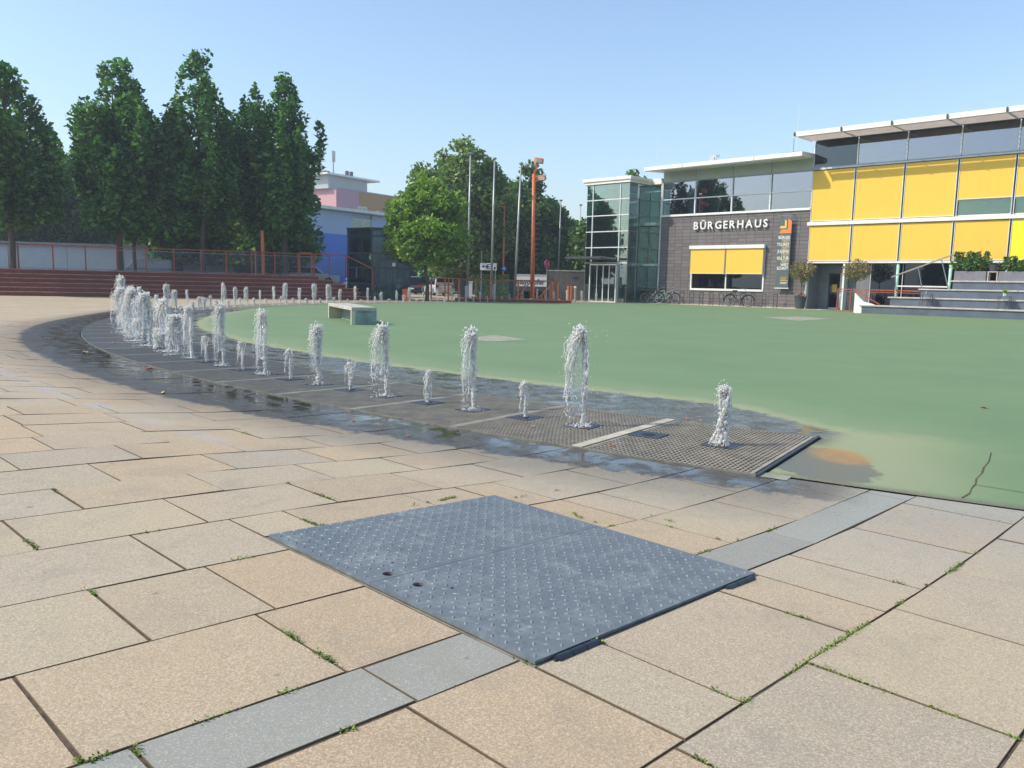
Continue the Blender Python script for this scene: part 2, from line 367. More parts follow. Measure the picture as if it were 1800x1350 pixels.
M['rust'] = plain('rust_paint', 'a8502c', .55, 0, .2, 5); M['rustdark'] = plain('rust_dark', '7a3e26', .6, 0, .25, 5)
M['orange'] = plain('orange_paint', 'c96f42', .45, 0, .12, 3)
def wood_mat():
    t = NT('red_timber'); P = t.pos(); mp = t.n('Mapping', {'Vector': P, 'Rotation': (0, 0, -R(28)), 'Scale': (.5, 9, 9)}).outputs[0]; n = t.noise(2, 6, .65, mp); i = t.n('ObjectInfo').outputs['Random']
    c = t.ramp(n, [(.3, '6d3a30'), (.55, '8a4b3a'), (.8, 'a1624c')]); c = t.mix(t.math('MULTIPLY', i, .35), c, lin('45292a'))
    return t.end(t.pbsdf(color=c, rough=.6, normal=t.bump(n, .3, .004)))
M['wood'] = wood_mat(); M['woodedge'] = plain('worn_timber', 'a87867', .7, 0, .25, 2)
M['poleg'] = plain('grey_pole', 'a9aaa2', .4, .3, .1, 3); M['white'] = plain('white_paint', 'e6e3da', .5, 0, .05, 1.5)
M['whitem'] = plain('white_metal', 'dcdedb', .35, .1, .05, 2); M['greym'] = plain('grey_metal', '8b9196', .4, .3, .08, 2)
M['lightgrey'] = plain('light_grey_panel', 'b3bab3', .5, 0, .05, 1); M['louvre'] = plain('louvre', 'b8a99c', .5, .1, .08, 2)
def tile_mat():
    t = NT('dark_tile'); i = t.island(); o = t.n('ObjectInfo').outputs['Random']; n = t.noise(8, 5, .6, t.pos())
    c = t.ramp(t.math('FRACT', t.math('ADD', i, o)), [(0, '67605e'), (.5, '6e6765'), (1, '766f6c')]); c = t.mix(t.mr(n, .4, .7, 0, .25), c, lin('5c5654'))
    return t.end(t.pbsdf(color=c, rough=.55, normal=t.bump(n, .1, .003)))
M['tile'] = tile_mat(); M['tileback'] = plain('tile_joint', '2d2a2a', .9)
def fabric(name, a):
    t = NT(name); P = t.pos(); n = t.noise(1.2, 4, .5, P); x, y, z = t.xyz(); n2 = t.noise(40, 2, .5, P)
    c = t.mix(t.mr(n, .3, .7, 0, .12), lin(a), lin('efbc3a')); c = t.mix(t.mr(n2, .4, .7, 0, .06), c, lin('fbd766'))
    rp = t.noise(1.2, 3, .5, t.n('Mapping', {'Vector': P, 'Scale': (3.2, 3.2, .12)}).outputs[0]); p = t.pbsdf(color=c, rough=.75, normal=t.bump(rp, .5, .05)); tr = t.n('BsdfTranslucent', {0: c}).outputs[0]
    return t.end(t.n('MixShader', {0: .12, 1: p, 2: tr}).outputs[0])
M['yellow'] = fabric('yellow_blind', 'f9cb50'); M['yellowbright'] = plain('bright_yellow_panel', 'f0e420', .5, 0, .04)
def glass_mat(name, tint, refl, fac_min=.12, fac_max=.9, bumpy=0.012):
    # coated pane: mirror share rises at glancing angles, the rest is tinted see-through
    t = NT(name); lw = t.n('LayerWeight', {0: .5}); fr = t.mr(lw.outputs['Facing'], 0, 1, fac_min, fac_max, 'LINEAR')
    nm = t.bump(t.noise(.8, 2, .4, t.pos()), bumpy, .05)
    g = t.n('BsdfGlossy', {'Color': lin(refl), 'Roughness': .015, 'Normal': nm}).outputs[0]
    tr = t.n('BsdfTransparent', {0: lin(tint)}).outputs[0]
    return t.end(t.n('MixShader', {0: fr, 1: tr, 2: g}).outputs[0])
M['glassgreen'] = glass_mat('green_glass', 'c2d8d0', 'e2f0ee', .12, .62)
M['glassblue'] = glass_mat('coated_glass', '7a848f', 'd2d9e6', .3, .85)
M['glassteal'] = glass_mat('teal_glass', 'b4cacf', 'b8c8cc', .08, .45); M['glassdark'] = glass_mat('dark_glass', '3c4449', 'b0bfc4', .1, .8)
M['interior'] = plain('interior_dark', '4b5254', .8, 0, .4, .8); M['interiorg'] = plain('interior_green', 'b5c6be', .7, 0, .2, .5)
M['seafoam'] = plain('pale_column', 'a9cdbb', .5)
M['black'] = plain('black_rubber', '1c1c1e', .6); M['darkgrey'] = plain('dark_grey', '3f4548', .6)
M['stageface'] = plain('stage_face', '55606a', .5, 0, .15, 2); M['stagetop'] = plain('stage_top', 'b9aea6', .75, 0, .15, 4)
M['signgrey'] = plain('sign_grey', '55615f', .5, 0, .05); M['signorange'] = plain('sign_orange', 'ef7f42', .5, 0, .03); M['signyellow'] = plain('sign_yellow', 'e8c04a', .5, 0, .03)
M['planter'] = plain('planter_grey', '77777b', .7, 0, .12, 3)
# ================================================================== GROUND
def polar(name, r0, r1, a0, a1, nr, na, z, mat, parent=None, terr=False, keep=None):
    V = []; F = []
    for i in range(nr+1):
        for j in range(na+1):
            rr = r0+(r1-r0)*(i/nr)**1.6; a = R(a0+(a1-a0)*j/na); x, y = CX+rr*math.cos(a), CY+rr*math.sin(a)
            V.append((x, y, z+(ground(x, y) if terr else 0)))
    for i in range(nr):
        for j in range(na):
            q = (i*(na+1)+j, (i+1)*(na+1)+j, (i+1)*(na+1)+j+1, i*(na+1)+j+1)
            if keep:
                cx = sum(V[k][0] for k in q)/4; cy = sum(V[k][1] for k in q)/4
                if not keep(cx, cy): continue
            F.append(q)
    b = MB(); b.v = V; b.f = F
    return b.build(name, mat, parent, fix=True)
g = MB(); g.quad((-1500, -1500, -.32), (1500, -1500, -.32), (1500, 1500, -.32), (-1500, 1500, -.32)); tag(g.build('ground', M['earth']), kind='structure')
pav = empty('pavement', (0, 0, 0)); tag(pav, kind='structure')
SLABR = 21.0
bed = polar('joint_bed', 29.98, 62, 120, 275, 60, 300, -.03, M['bed'], pav, True)
far = polar('distant_paving', 30.07, 62, 88, 262, 60, 320, -.003, M['pavefar'], pav, True, lambda x, y: math.hypot(x, y) > SLABR-.2)
# street level behind the square, to the foot of the far buildings
st = MB(); st.quad((-60, 60, -.012), (40, 60, -.012), (70, 150, -.012), (-90, 150, -.012)); tag(st.build('street', M['asphalt']), kind='structure')
# green circle
gr = MB(); N_ = 360
for i in range(N_):
    a0 = 236.87+i*360/N_; 
V = [(CX, CY, 0)]; F = []
angs = [R(236.87+i) for i in range(0, 236)]+[R(112-(-0)+360+i*0) for i in range(0)]
outer = []
for k in range(361):
    a = 236.87+k
    rr = 29.985 if a < 112+360 else RI-.012
    outer.append((CX+rr*math.cos(R(a)), CY+rr*math.sin(R(a)), 0))
    if k < 360 and a < 472 <= a+1:
        outer.append((CX+rr*math.cos(R(472)), CY+rr*math.sin(R(472)), 0)); outer.append((CX+(RI-.012)*math.cos(R(472)), CY+(RI-.012)*math.sin(R(472)), 0))
gm = MB(); gm.v = [(CX, CY, 0)]+outer; gm.f = [(0, i, i+1) for i in range(1, len(outer))]
green = tag(gm.build('plaza_surface', M['green']), kind='structure')
cr = MB(); pts = [gp(*p) for p in ((1742, 796), (1738, 812), (1729, 822), (1726, 832), (1716, 842), (1714, 852), (1708, 858), (1704, 868), (1690, 876))]
for a, b_ in zip(pts, pts[1:]):
    w = Vector((b_.y-a.y, a.x-b_.x, 0)).normalized()*random.uniform(.002, .0065); cr.quad(*[Vector((q.x, q.y, .004)) for q in (a-w, a+w, b_+w*.8, b_-w*.8)])
pts = [gp(*p) for p in ((1714, 853), (1740, 857), (1772, 862), (1812, 869))]
for a, b_ in zip(pts, pts[1:]):
    w = Vector((b_.y-a.y, a.x-b_.x, 0)).normalized()*.004; cr.quad(*[Vector((q.x, q.y, .005)) for q in (a-w, a+w, b_+w, b_-w)])
cr.build('crack', M['bed'], green)
for poly in (((806, 596), (868, 589), (926, 597), (868, 601)), ((1338, 558), (1402, 556.5), (1462, 560.5), (1405, 564))):
    b = MB(); p = [gp(*q) for q in poly]; b.quad(*[(q.x, q.y, .004) for q in p][::-1]); b.build('concrete_patch', M['patch'], green, fix=True)
# pale slab strip in front of the hall
b = MB()
for i in range(30):
    s0 = -17.6+i*.64
    b.cbox((0, 0, 0), (.01, .01, .001)) if False else None
    a = fworld(s0, -1.25); c = fworld(s0+.63, -1.25); d = fworld(s0+.63, .6); e = fworld(s0, .6)
    b.hexa([(q.x, q.y, -.01) for q in (a, c, d, e)]+[(q.x, q.y, .012) for q in (a, c, d, e)])
o = b.build('kerb_strip', M['concretelight']); tag(o, kind='structure')
# ------------------------------------------------------------------ slabs
def clip(poly, nx, ny, d):      # keep nx*x+ny*y >= d
    out = []
    for i in range(len(poly)):
        a, b_ = poly[i], poly[(i+1) % len(poly)]; fa = nx*a[0]+ny*a[1]-d; fb = nx*b_[0]+ny*b_[1]-d
        if fa >= 0: out.append(a)
        if fa*fb < 0: t = fa/(fa-fb); out.append((a[0]+(b_[0]-a[0])*t, a[1]+(b_[1]-a[1])*t))
    return out
def area(p): return sum(p[i][0]*p[(i+1) % len(p)][1]-p[(i+1) % len(p)][0]*p[i][1] for i in range(len(p)))/2
def inset(p, d):
    if area(p) < 0: p = p[::-1]
    q = p
    n = len(p)
    for i in range(n):
        a, b_ = p[i], p[(i+1) % n]; L = math.hypot(b_[0]-a[0], b_[1]-a[1])
        if L < 1e-6: continue
        nx, ny = -(b_[1]-a[1])/L, (b_[0]-a[0])/L; q = clip(q, nx, ny, nx*a[0]+ny*a[1]+d)
        if len(q) < 3: return []
    return q
LU0, LU1, LV0, LV1 = 1.572, 2.860, -2.882, -1.412        # lid opening
rows = [(.70, 1.24, 'o'), (.16, .70, 'o'), (-.39, .16, [1.6, 2.3, 3.0]), (-.93, -.39, [1.523, 2.217, 2.923, 3.603, 4.295]), (-1.468, -.93, [1.170, 1.846, 2.557, 3.242, 3.935, 4.63]),
        (-1.705, -1.468, [.61, 1.206, 2.3, 3.51, 4.72]), (-2.197, -1.705, [.513, 1.162, 2.2, 3.19, 3.845, 4.5]), (-2.69, -2.197, [.18, .85, 1.232, 2.2, 3.163, 3.474, 4.14]),
        (-3.19, -2.69, [.5, 1.168, 1.825, 2.5, 3.14, 3.79]), (-3.655, -3.19, [.846, 1.485, 2.125, 2.78, 3.42]), (-4.09, -3.655, [.5, 1.154, 1.787, 2.42, 3.03, 3.68]),
        (-4.556, -4.09, [.83, 1.462, 2.08, 2.72, 3.36]), (-5.0, -4.556, [.5, 1.148, 1.752, 2.37, 3.0])]
v = -5.0; k = 0
while v > -32: rows.append((v-.455, v, 'e')); v -= .455
slabs = []
for ri, (v0, v1, js) in enumerate(rows):
    if isinstance(js, str): j0 = random.uniform(0, .6); js = [j0+.2, j0+.84]
    js = list(js)
    while js[-1] < 34: js.append(js[-1]+random.choice((.62, .65, .64, .68)))
    while js[0] > -9: js.insert(0, js[0]-random.choice((.62, .66, .69)))
    for u0, u1 in zip(js, js[1:]):
        rects = [(u0, u1, v0, v1)]
        if u0 < LU1 and u1 > LU0 and v0 < LV1 and v1 > LV0:
            rects = []
            if u0 < LU0-.02: rects.append((u0, LU0, v0, v1))
            if u1 > LU1+.02: rects.append((LU1, u1, v0, v1))
            m0, m1 = max(u0, LU0), min(u1, LU1)
            if v0 < LV0-.02: rects.append((m0, m1, v0, LV0))
            if v1 > LV1+.02: rects.append((m0, m1, LV1, v1))
        for a0, a1, b0, b1 in rects:
            poly = [uvw(a0, b0), uvw(a1, b0), uvw(a1, b1), uvw(a0, b1)]
            cx = sum(p[0] for p in poly)/4; cy = sum(p[1] for p in poly)/4; dist = math.hypot(cx, cy)
            if dist > SLABR or cy < -2.5 or (abs(cx) > 3+cy*.95 and cy < 8) : continue
            if math.hypot(cx-CX, cy-CY) < RO-.75: continue
            ang = math.atan2(cy-CY, cx-CX); lim = (RO if math.degrees(ang) % 360 < 236.9 else 30.0)+.015
            nx, ny = math.cos(ang), math.sin(ang); poly = clip(poly, nx, ny, nx*CX+ny*CY+lim)
            if len(poly) < 3 or abs(area(poly)) < .004: continue
            slabs.append((dist, poly, ri == 5, cx, cy))
slabs.sort(key=lambda s: s[0])
def slab_mesh(mb, poly, gr_, jig=1):
    p = inset(poly, .0038)
    if len(p) < 3: return
    p = [(x+random.uniform(-.0022, .0022), y+random.uniform(-.0022, .0022)) for x, y in p]
    q = inset(p, .0013); dz = random.gauss(0, .0012)*jig
    if len(q) != len(p): q = [(x*.99+sum(a for a, _ in p)/len(p)*.01, y*.99+sum(b_ for _, b_ in p)/len(p)*.01) for x, y in p]
    # match vertex order
    if area(p) < 0: p = p[::-1]
    i0 = min(range(len(q)), key=lambda i: (q[i][0]-p[0][0])**2+(q[i][1]-p[0][1])**2); q = q[i0:]+q[:i0]
    n = len(p); zt = [ground(x, y)+dz for x, y in p]; zq = [ground(x, y)+dz for x, y in q]
    vs_ = [(x, y, z-.03) for (x, y), z in zip(p, zt)]+[(x, y, z-.0012) for (x, y), z in zip(p, zt)]+[(x, y, z) for (x, y), z in zip(q, zq)]
    fs = [(i, (i+1) % n, n+(i+1) % n, n+i) for i in range(n)]+[(n+i, n+(i+1) % n, 2*n+(i+1) % n, 2*n+i) for i in range(n)]+[tuple(range(2*n, 3*n))]
    mb.add(vs_, fs)
# the 300 slabs that show largest are parts, the rest one joined part
def shows(s):
    d = ray(900, 675); p = Vector((s[3], s[4], 0))-Vector((0, 0, EYE)); f = p.dot(FW)
    if f < .1: return 0
    x = p.dot(RT)/f*FOC; y = p.dot(UP)/f*FOC
    if abs(x) > 1080 or abs(y) > 850: return 0
    return abs(area(s[1]))/f**3
slabs.sort(key=lambda s: -shows(s))
rest = MB(); restg = MB(); jb = MB()
for s in slabs: jb.add([(x, y, ground(x, y)-.0045) for x, y in s[1]], [tuple(range(len(s[1])))] if area(s[1]) > 0 else [tuple(range(len(s[1])-1, -1, -1))])
tag(jb.build('joint_fill', M['bed'], pav), kind='stuff')
for i, s in enumerate(slabs):
    if i < 298:
        m = MB(); slab_mesh(m, s[1], s[2])
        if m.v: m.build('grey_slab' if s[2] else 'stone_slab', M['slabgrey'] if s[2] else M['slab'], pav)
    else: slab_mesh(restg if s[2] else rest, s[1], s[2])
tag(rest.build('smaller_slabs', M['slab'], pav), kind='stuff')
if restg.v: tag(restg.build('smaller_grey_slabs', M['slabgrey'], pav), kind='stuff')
# moss and weeds in the joints
EDG = []
for s in slabs[:299]:
    p = s[1]; EDG += [(*p[i], *p[(i+1) % len(p)]) for i in range(len(p))]
EDG = np.array(EDG)
def snap(x, y):      # nearest point of a slab joint
    ax, ay, bx, by = EDG.T; dx, dy = bx-ax, by-ay; t = np.clip(((x-ax)*dx+(y-ay)*dy)/(dx*dx+dy*dy+1e-9), 0, 1); qx, qy = ax+dx*t, ay+dy*t; d = (qx-x)**2+(qy-y)**2; i = d.argmin()
    return (qx[i], qy[i]) if d[i] < .0064 else (x, y)
def tuft_cloud(segs, per_m, size, spread, name, mat, parent=None, seed=1):
    r_ = np.random.default_rng(seed); V = []; F = []
    for (a, b_, dens) in segs:
        L = math.hypot(b_[0]-a[0], b_[1]-a[1]); n = int(L*per_m*dens)
        for _ in range(n):
            t = r_.random(); x = a[0]+(b_[0]-a[0])*t; y = a[1]+(b_[1]-a[1])*t; x, y = snap(x, y); x += r_.normal(0, spread); y += r_.normal(0, spread)
            z = ground(x, y)-.012+abs(r_.normal(0, .007)); s = size*r_.uniform(.5, 1.3); an = r_.uniform(0, 6.28); up = r_.uniform(.1, 1.2)
            d = np.array([math.cos(an), math.sin(an), up])*s; w = np.array([-math.sin(an), math.cos(an), 0])*s*.4; p = np.array([x, y, z]); k_ = len(V)
            V += [p, p+d*.5+w, p+d, p+d*.5-w]; F.append((k_, k_+1, k_+2, k_+3))
    return npmesh(name, np.array(V), np.array(F), mat, parent)
segs = []
def pxseg(a, b_, d=1): A, B_ = gp(*a), gp(*b_); segs.append(((A.x, A.y), (B_.x, B_.y), d))
for a, b_, d in (((1490, 1117), (1520, 1092), 1.8), ((1385, 1192), (1475, 1122), 1.2), ((1450, 1135), (1485, 1112), 1.6), ((1380, 1075), (1420, 1087), 2), ((1545, 1055), (1575, 1050), 2.2), ((1580, 1018), (1632, 1030), 2), ((1660, 1008), (1692, 990), 3), ((1695, 968), (1720, 974), 2), ((1420, 1165), (1512, 1200), 1.3), ((1630, 1240), (1680, 1265), 1.2), ((1755, 1285), (1795, 1300), 1.6), ((1215, 1325), (1250, 1345), 1.5), ((1255, 1210), (1282, 1223), 2), ((1045, 1130), (1068, 1128), 3.4), ((1296, 1240), (1315, 1225), 1.5),
                  ((500, 1112), (528, 1128), 2.6), ((556, 1145), (592, 1163), 3.2), ((490, 1221), (530, 1207), 1.8), ((130, 1340), (190, 1322), 3), ((230, 1315), (250, 1325), 2), ((330, 1276), (420, 1245), .8), ((600, 1290), (625, 1280), 1.5), ((45, 965), (66, 962), 2.4), ((40, 950), (60, 966), 1.5),
                  ((238, 940), (275, 933), 1.2), ((410, 985), (450, 978), 1), ((540, 912), (575, 928), 3.6), ((565, 865), (600, 877), 3.2), ((495, 848), (515, 850), 1.6), ((700, 895), (730, 888), 1.5), ((765, 882), (800, 873), 2.6), ((975, 864), (982, 862), 3), ((905, 876), (925, 872), 2), ((1005, 900), (1025, 914), 2), ((1030, 915), (1072, 923), 2.6), ((1168, 913), (1200, 925), 1.6), ((1218, 972), (1245, 966), 4), ((1268, 943), (1292, 949), 3), ((1330, 932), (1358, 928), 3), ((930, 1168), (905, 1160), 1), ((1470, 1178), (1580, 1220), .6), ((150, 1040), (165, 1046), 2), ((90, 860), (100, 866), 1.5), ((420, 760), (440, 765), 1.5), ((590, 770), (610, 768), 1.2)):
    pxseg(a, b_, d)
tag(tuft_cloud(segs, 1500, .0070, .0055, 'joint_moss', M['moss']), kind='stuff')
# little grit and debris along the joints
gs = []
for s in slabs[:170]:
    p = s[1]
    for i in range(len(p)):
        if random.random() < .5: gs.append((p[i], p[(i+1) % len(p)], random.uniform(.1, .8)))
tag(tuft_cloud(gs, 120, .004, .004, 'joint_grit', M['bed'], pav, 5), kind='stuff')
# ================================================================== ACCESS COVER
c00, c10, c01 = [Vector((*uvw(u, v_), ground(*uvw(u, v_)))) for u, v_ in ((1.578, -1.417), (2.855, -1.417), (1.578, -2.875))]
ex = (c10-c00).normalized(); ey = (c01-c00); ey = (ey-ex*ey.dot(ex)).normalized(); ez = ex.cross(ey)
lid = empty('access_cover', (0, 0, 0), 0, 'large blue-grey chequered steel access cover set into the slabs in the foreground', 'cover')
lid.matrix_world = Matrix(((ex.x, ey.x, ez.x, c00.x), (ex.y, ey.y, ez.y, c00.y), (ex.z, ey.z, ez.z, c00.z-.008), (0, 0, 0, 1)))
LX, LY = 1.277, 1.458; SEAM = .772
b = MB()
b.box(-.004, .012, -.004, LY+.004, -.04, .006); b.box(LX-.012, LX+.004, -.004, LY+.004, -.04, .006); b.box(.012, LX-.012, -.004, .012, -.04, .006); b.box(.012, LX-.012, LY-.012, LY+.004, -.04, .006)
b.box(.012, LX-.012, .012, LY-.012, -.05, -.035)
b.build('frame', M['railsteel'], lid, bevel=.0015)
def lozenge(mb, x, y, ang, L=.0175, W=.006, H=.003, z=.018):
    c, s = math.cos(ang), math.sin(ang); P_ = lambda a, q, h: (x+a*c-q*s, y+a*s+q*c, z+h)
    mb.add([P_(-L, 0, -.0005), P_(-L*.35, -W, -.0005), P_(L*.35, -W, -.0005), P_(L, 0, -.0005), P_(L*.35, W, -.0005), P_(-L*.35, W, -.0005), P_(-L*.45, 0, H), P_(-L*.1, -W*.35, H), P_(L*.45, 0, H), P_(L*.1, W*.35, H)],
           [(0, 1, 7, 6), (1, 2, 8, 7), (2, 3, 8), (3, 4, 8), (4, 5, 9, 8), (5, 0, 6, 9), (6, 7, 8, 9)])
# hole positions (metres in cover frame: x along u from 1.578, y along -v from -1.417)
holes = [(1.687-1.578, 2.226-1.417, .021), (1.705-1.578, 2.079-1.417, .021), (1.777-1.578, 1.984-1.417, .0075), (1.774-1.578, 2.313-1.417, .0075)]
for y0, y1, nm in ((.004, SEAM-.0012, 0), (SEAM+.0012, LY-.004, 1)):
    bm = bmesh.new()
    # top face with round holes by triangle filling
    def loop(pts_, z):
        vs_ = [bm.verts.new((x, y, z)) for x, y in pts_]; return [bm.edges.new((vs_[i], vs_[(i+1) % len(vs_)])) for i in range(len(vs_))]
    rect = [(.004, y0), (LX-.004, y0), (LX-.004, y1), (.004, y1)]
    hs = [(hx, hy, hr) for hx, hy, hr in holes if y0 < hy < y1]
    def ring(h): return [(h[0]+h[2]*math.cos(2*math.pi*k/14), h[1]+h[2]*math.sin(2*math.pi*k/14)) for k in range(14)]
    E_ = loop(rect, .018)
    for h in hs: E_ += loop(ring(h), .018)
    bmesh.ops.triangle_fill(bm, edges=E_, use_beauty=True)
    for fc in bm.faces:
        if fc.normal.z < 0: fc.normal_flip()
    # sides
    def wall(pts_, inv):
        n = len(pts_); A_ = [bm.verts.new((x, y, .018)) for x, y in pts_]; B_ = [bm.verts.new((x, y, .008)) for x, y in pts_]
        for i in range(n):
            q = (A_[i], B_[i], B_[(i+1) % n], A_[(i+1) % n]); bm.faces.new(q if not inv else q[::-1])
    wall(rect, False)
    for h in hs: wall(ring(h), True)
    me = bpy.data.meshes.new('cover_plate'); bm.to_mesh(me); bm.free(); me.materials.append(M['steel'])
    pl = bpy.data.objects.new('cover_plate', me); col.objects.link(pl); pl.parent = lid
    m = MB(); pt = .0575
    for i in range(int(LX/pt)+1):
        for j in range(int(LY/pt)+1):
            for hx, hy, an in ((0, 0, R(44)), (pt/2, pt/2, R(-46))):
                x, y = .03+i*pt+hx, .028+j*pt+hy
                if not (.018 < x < LX-.018 and y0+.012 < y < y1-.012): continue
                if any(math.hypot(x-h[0], y-h[1]) < h[2]+.018 for h in holes): continue
                lozenge(m, x, y, an)
    tag(m.build('tread_pattern', M['steelworn'], pl), kind='stuff')
b = MB()
for h in holes: b.lathe([(h[2]+.002, -.0), (h[2]+.002, .004)], (h[0], h[1], 0), 14)
b.build('bolt_recess', M['rust'], lid)
for x0 in (.075, 1.03):
    b = MB()
    for k_ in range(3): b.tube((x0+k_*.062, -.016, .010), (x0+k_*.062+.058, -.016, .010), .0125, n=12)
    b.tube((x0-.012, -.016, .010), (x0+.2, -.016, .010), .006, n=8)
    b.build('hinge', M['darksteel'], lid, smooth=False)
# ================================================================== FOUNTAIN CHANNEL
grate = empty('fountain_grate', (CX, CY, 0), 0, 'long curved steel grating with water jets round the edge of the green square', 'grating')
def polar_local(name, r0, r1, a0, a1, z, mat, parent, na, z1=None):
    b = MB(); z1 = z if z1 is None else z1
    for i in range(na):
        A_, B_ = R(a0+(a1-a0)*i/na), R(a0+(a1-a0)*(i+1)/na)
        p = [(r0*math.cos(A_), r0*math.sin(A_)), (r1*math.cos(A_), r1*math.sin(A_)), (r1*math.cos(B_), r1*math.sin(B_)), (r0*math.cos(B_), r0*math.sin(B_))]
        if z1 == z: b.quad(*[(x, y, z) for x, y in p])
        else: b.hexa([(x, y, z) for x, y in p]+[(x, y, z1) for x, y in p])
    return b.build(name, mat, parent, fix=(z1 == z))
TE, TS = 236.82, 112.0
polar_local('channel_floor', RI-.05, RO+.05, TS, TE, -.05, M['trough'], grate, 124)
polar_local('outer_rail', RO-.012, RO, TS, TE, -.09, M['railsteel'], grate, 248, .010)
polar_local('inner_rail', RI, RI+.012, TS, TE, -.09, M['railsteel'], grate, 248, .008)
a_ = R(TE); b = MB(); b.bar((RI*math.cos(a_), RI*math.sin(a_), .004), ((RO+.004)*math.cos(a_), (RO+.004)*math.sin(a_), .0), .022, .03); b.build('end_rail', M['darksteel'], grate, bevel=.003)
b = MB(); a1 = R(TE+.02); a2 = R(TE+.34); b.add([(r_*math.cos(a), r_*math.sin(a), .0015) for r_, a in ((RO-.12, a1), (RO+.012, a1), (RO+.012, a2), (RO-.12, a2))], [(0, 1, 2, 3)]); b.build('corner_infill', M['patch'], grate, fix=True)
# grating panel proto, radial bearing bars + tangential cross bars; local x = radius, seen at angle 0
PA = 2.36   # degrees per panel
def grate_mesh(pitch_t, pitch_r, bw, name):
    b = MB(); half = R(PA)/2; rm = (RI+RO)/2; n = int(2*half*rm/pitch_t)
    for i in range(n+1):
        a = -half+.0006+(2*half-.0012)*i/n; c, s = math.cos(a), math.sin(a)
        b.bar(((RI+.016)*c, (RI+.016)*s, -.004), ((RO-.016)*c, (RO-.016)*s, -.004), bw*(3 if i in (0, n) else 1), .018)
    k_ = int((RO-RI-.03)/pitch_r); seg = 4
    for j in range(k_+1):
        r_ = RI+.016+(RO-RI-.032)*j/k_
        for q in range(seg):
            a0, a1 = -half+2*half*q/seg, -half+2*half*(q+1)/seg
            b.bar((r_*math.cos(a0), r_*math.sin(a0), -.0005), (r_*math.cos(a1), r_*math.sin(a1), -.0005), bw*.5, .006)
    return b.mesh(name, M['grate'])
gm1 = grate_mesh(.0335, .055, .0085, 'grate_panel_fine'); gm2 = grate_mesh(.066, .066, .020, 'grate_panel_coarse')
k_ = 0; aa = TE-.06
while aa-PA > TS-.5:
    mid = aa-PA/2; o = bpy.data.objects.new('grate_panel', gm1 if k_ < 9 else gm2); col.objects.link(o); o.parent = grate; o.rotation_euler = (0, 0, R(mid))
    aa -= PA; k_ += 1
# pale cover strip over the first seam
a_ = R(TE-2.5-.0); b = MB(); b.bar(((RI+.02)*math.cos(a_), (RI+.02)*math.sin(a_), .010), ((RO-.02)*math.cos(a_), (RO-.02)*math.sin(a_), .010), .085, .006); b.build('seam_plate', M['plinth'], grate)
b = MB(); a0 = TE-.9
for (q0, q1, r0, r1) in ((TE-2.3, TE-.9, 29.05, 29.65), ):
    pass
# nozzle plates with a dark hole
noz = MB(); noz.box(-.12, .12, -.12, .12, -.02, .0085); noz_me = noz.mesh('nozzle_plate', M['darksteel'])
hol = MB(); hol.lathe([(.052, -.01), (.052, .0105)], n=16); hol_me = hol.mesh('nozzle_hole', M['black'])
RJ = 29.27; JET0, DJ = 235.83, 1.1635
jets = []
k_ = 0
while JET0-DJ*k_ > TS+1:
    th = JET0-DJ*k_; x, y = RJ*math.cos(R(th)), RJ*math.sin(R(th)); jets.append((k_, th, CX+x, CY+y))
    if k_ < 34:
        o = bpy.data.objects.new('nozzle_plate', noz_me); col.objects.link(o); o.parent = grate; o.location = (x, y, 0); o.rotation_euler = (0, 0, R(th))
        o2 = bpy.data.objects.new('nozzle_hole', hol_me); col.objects.link(o2); o2.parent = o
    k_ += 1
# ================================================================== WATER
def water_mat(name, lo, hi, sc):
    # aerated water: white froth that lets light through, broken by clear streaks
    t = NT(name); P = t.objvec(); nm = t.bump(t.noise(60, 4, .7, P), .6, .01)
    wt = t.pbsdf(color=lin('fffdf9'), rough=.2, spec=.8, normal=nm); tl = t.n('BsdfTranslucent', {0: lin('fffdf9')}).outputs[0]
    w2 = t.n('MixShader', {0: .5, 1: wt, 2: tl}).outputs[0]
    tr = t.n('BsdfTransparent', {0: lin('f4f9f8')}).outputs[0]; gs = t.n('BsdfGlossy', {'Color': lin('ffffff'), 'Roughness': .03, 'Normal': nm}).outputs[0]
    cl = t.n('MixShader', {0: .18, 1: tr, 2: gs}).outputs[0]
    return t.end(t.n('MixShader', {0: t.mr(t.noise(sc, 5, .75, P, 1.2), .36, .6, lo, hi), 1: cl, 2: w2}).outputs[0])
def sheet_mat():
    t = NT('water_film'); P = t.objvec(); n = t.noise(22, 5, .7, P, 1.2); nm = t.bump(n, .8, .02)
    lw = t.n('LayerWeight', {0: .35, 'Normal': nm}).outputs['Fresnel']
    gl = t.n('BsdfGlossy', {'Color': lin('ffffff'), 'Roughness': .06, 'Normal': nm}).outputs[0]; tr = t.n('BsdfTransparent', {0: lin('eef5f2')}).outputs[0]
    a = t.n('MixShader', {0: t.math('ADD', t.math('MULTIPLY', lw, .85), .2), 1: tr, 2: gl}).outputs[0]
    wt = t.n('BsdfDiffuse', {0: lin('f4f7f7')}).outputs[0]; f = t.mr(n, .55, .66, .08, .8)
    return t.end(t.n('MixShader', {0: f, 1: a, 2: wt}).outputs[0])
M['water'] = water_mat('water', .25, .95, 26); M['film'] = sheet_mat(); M['foam'] = water_mat('water_foam', .45, 1, 45)
ICO = bmesh.new(); bmesh.ops.create_icosphere(ICO, subdivisions=1, radius=1); IV = np.array([v_.co[:] for v_ in ICO.verts]); IF = np.array([[v_.index for v_ in f.verts] for f in ICO.faces]); ICO.free()
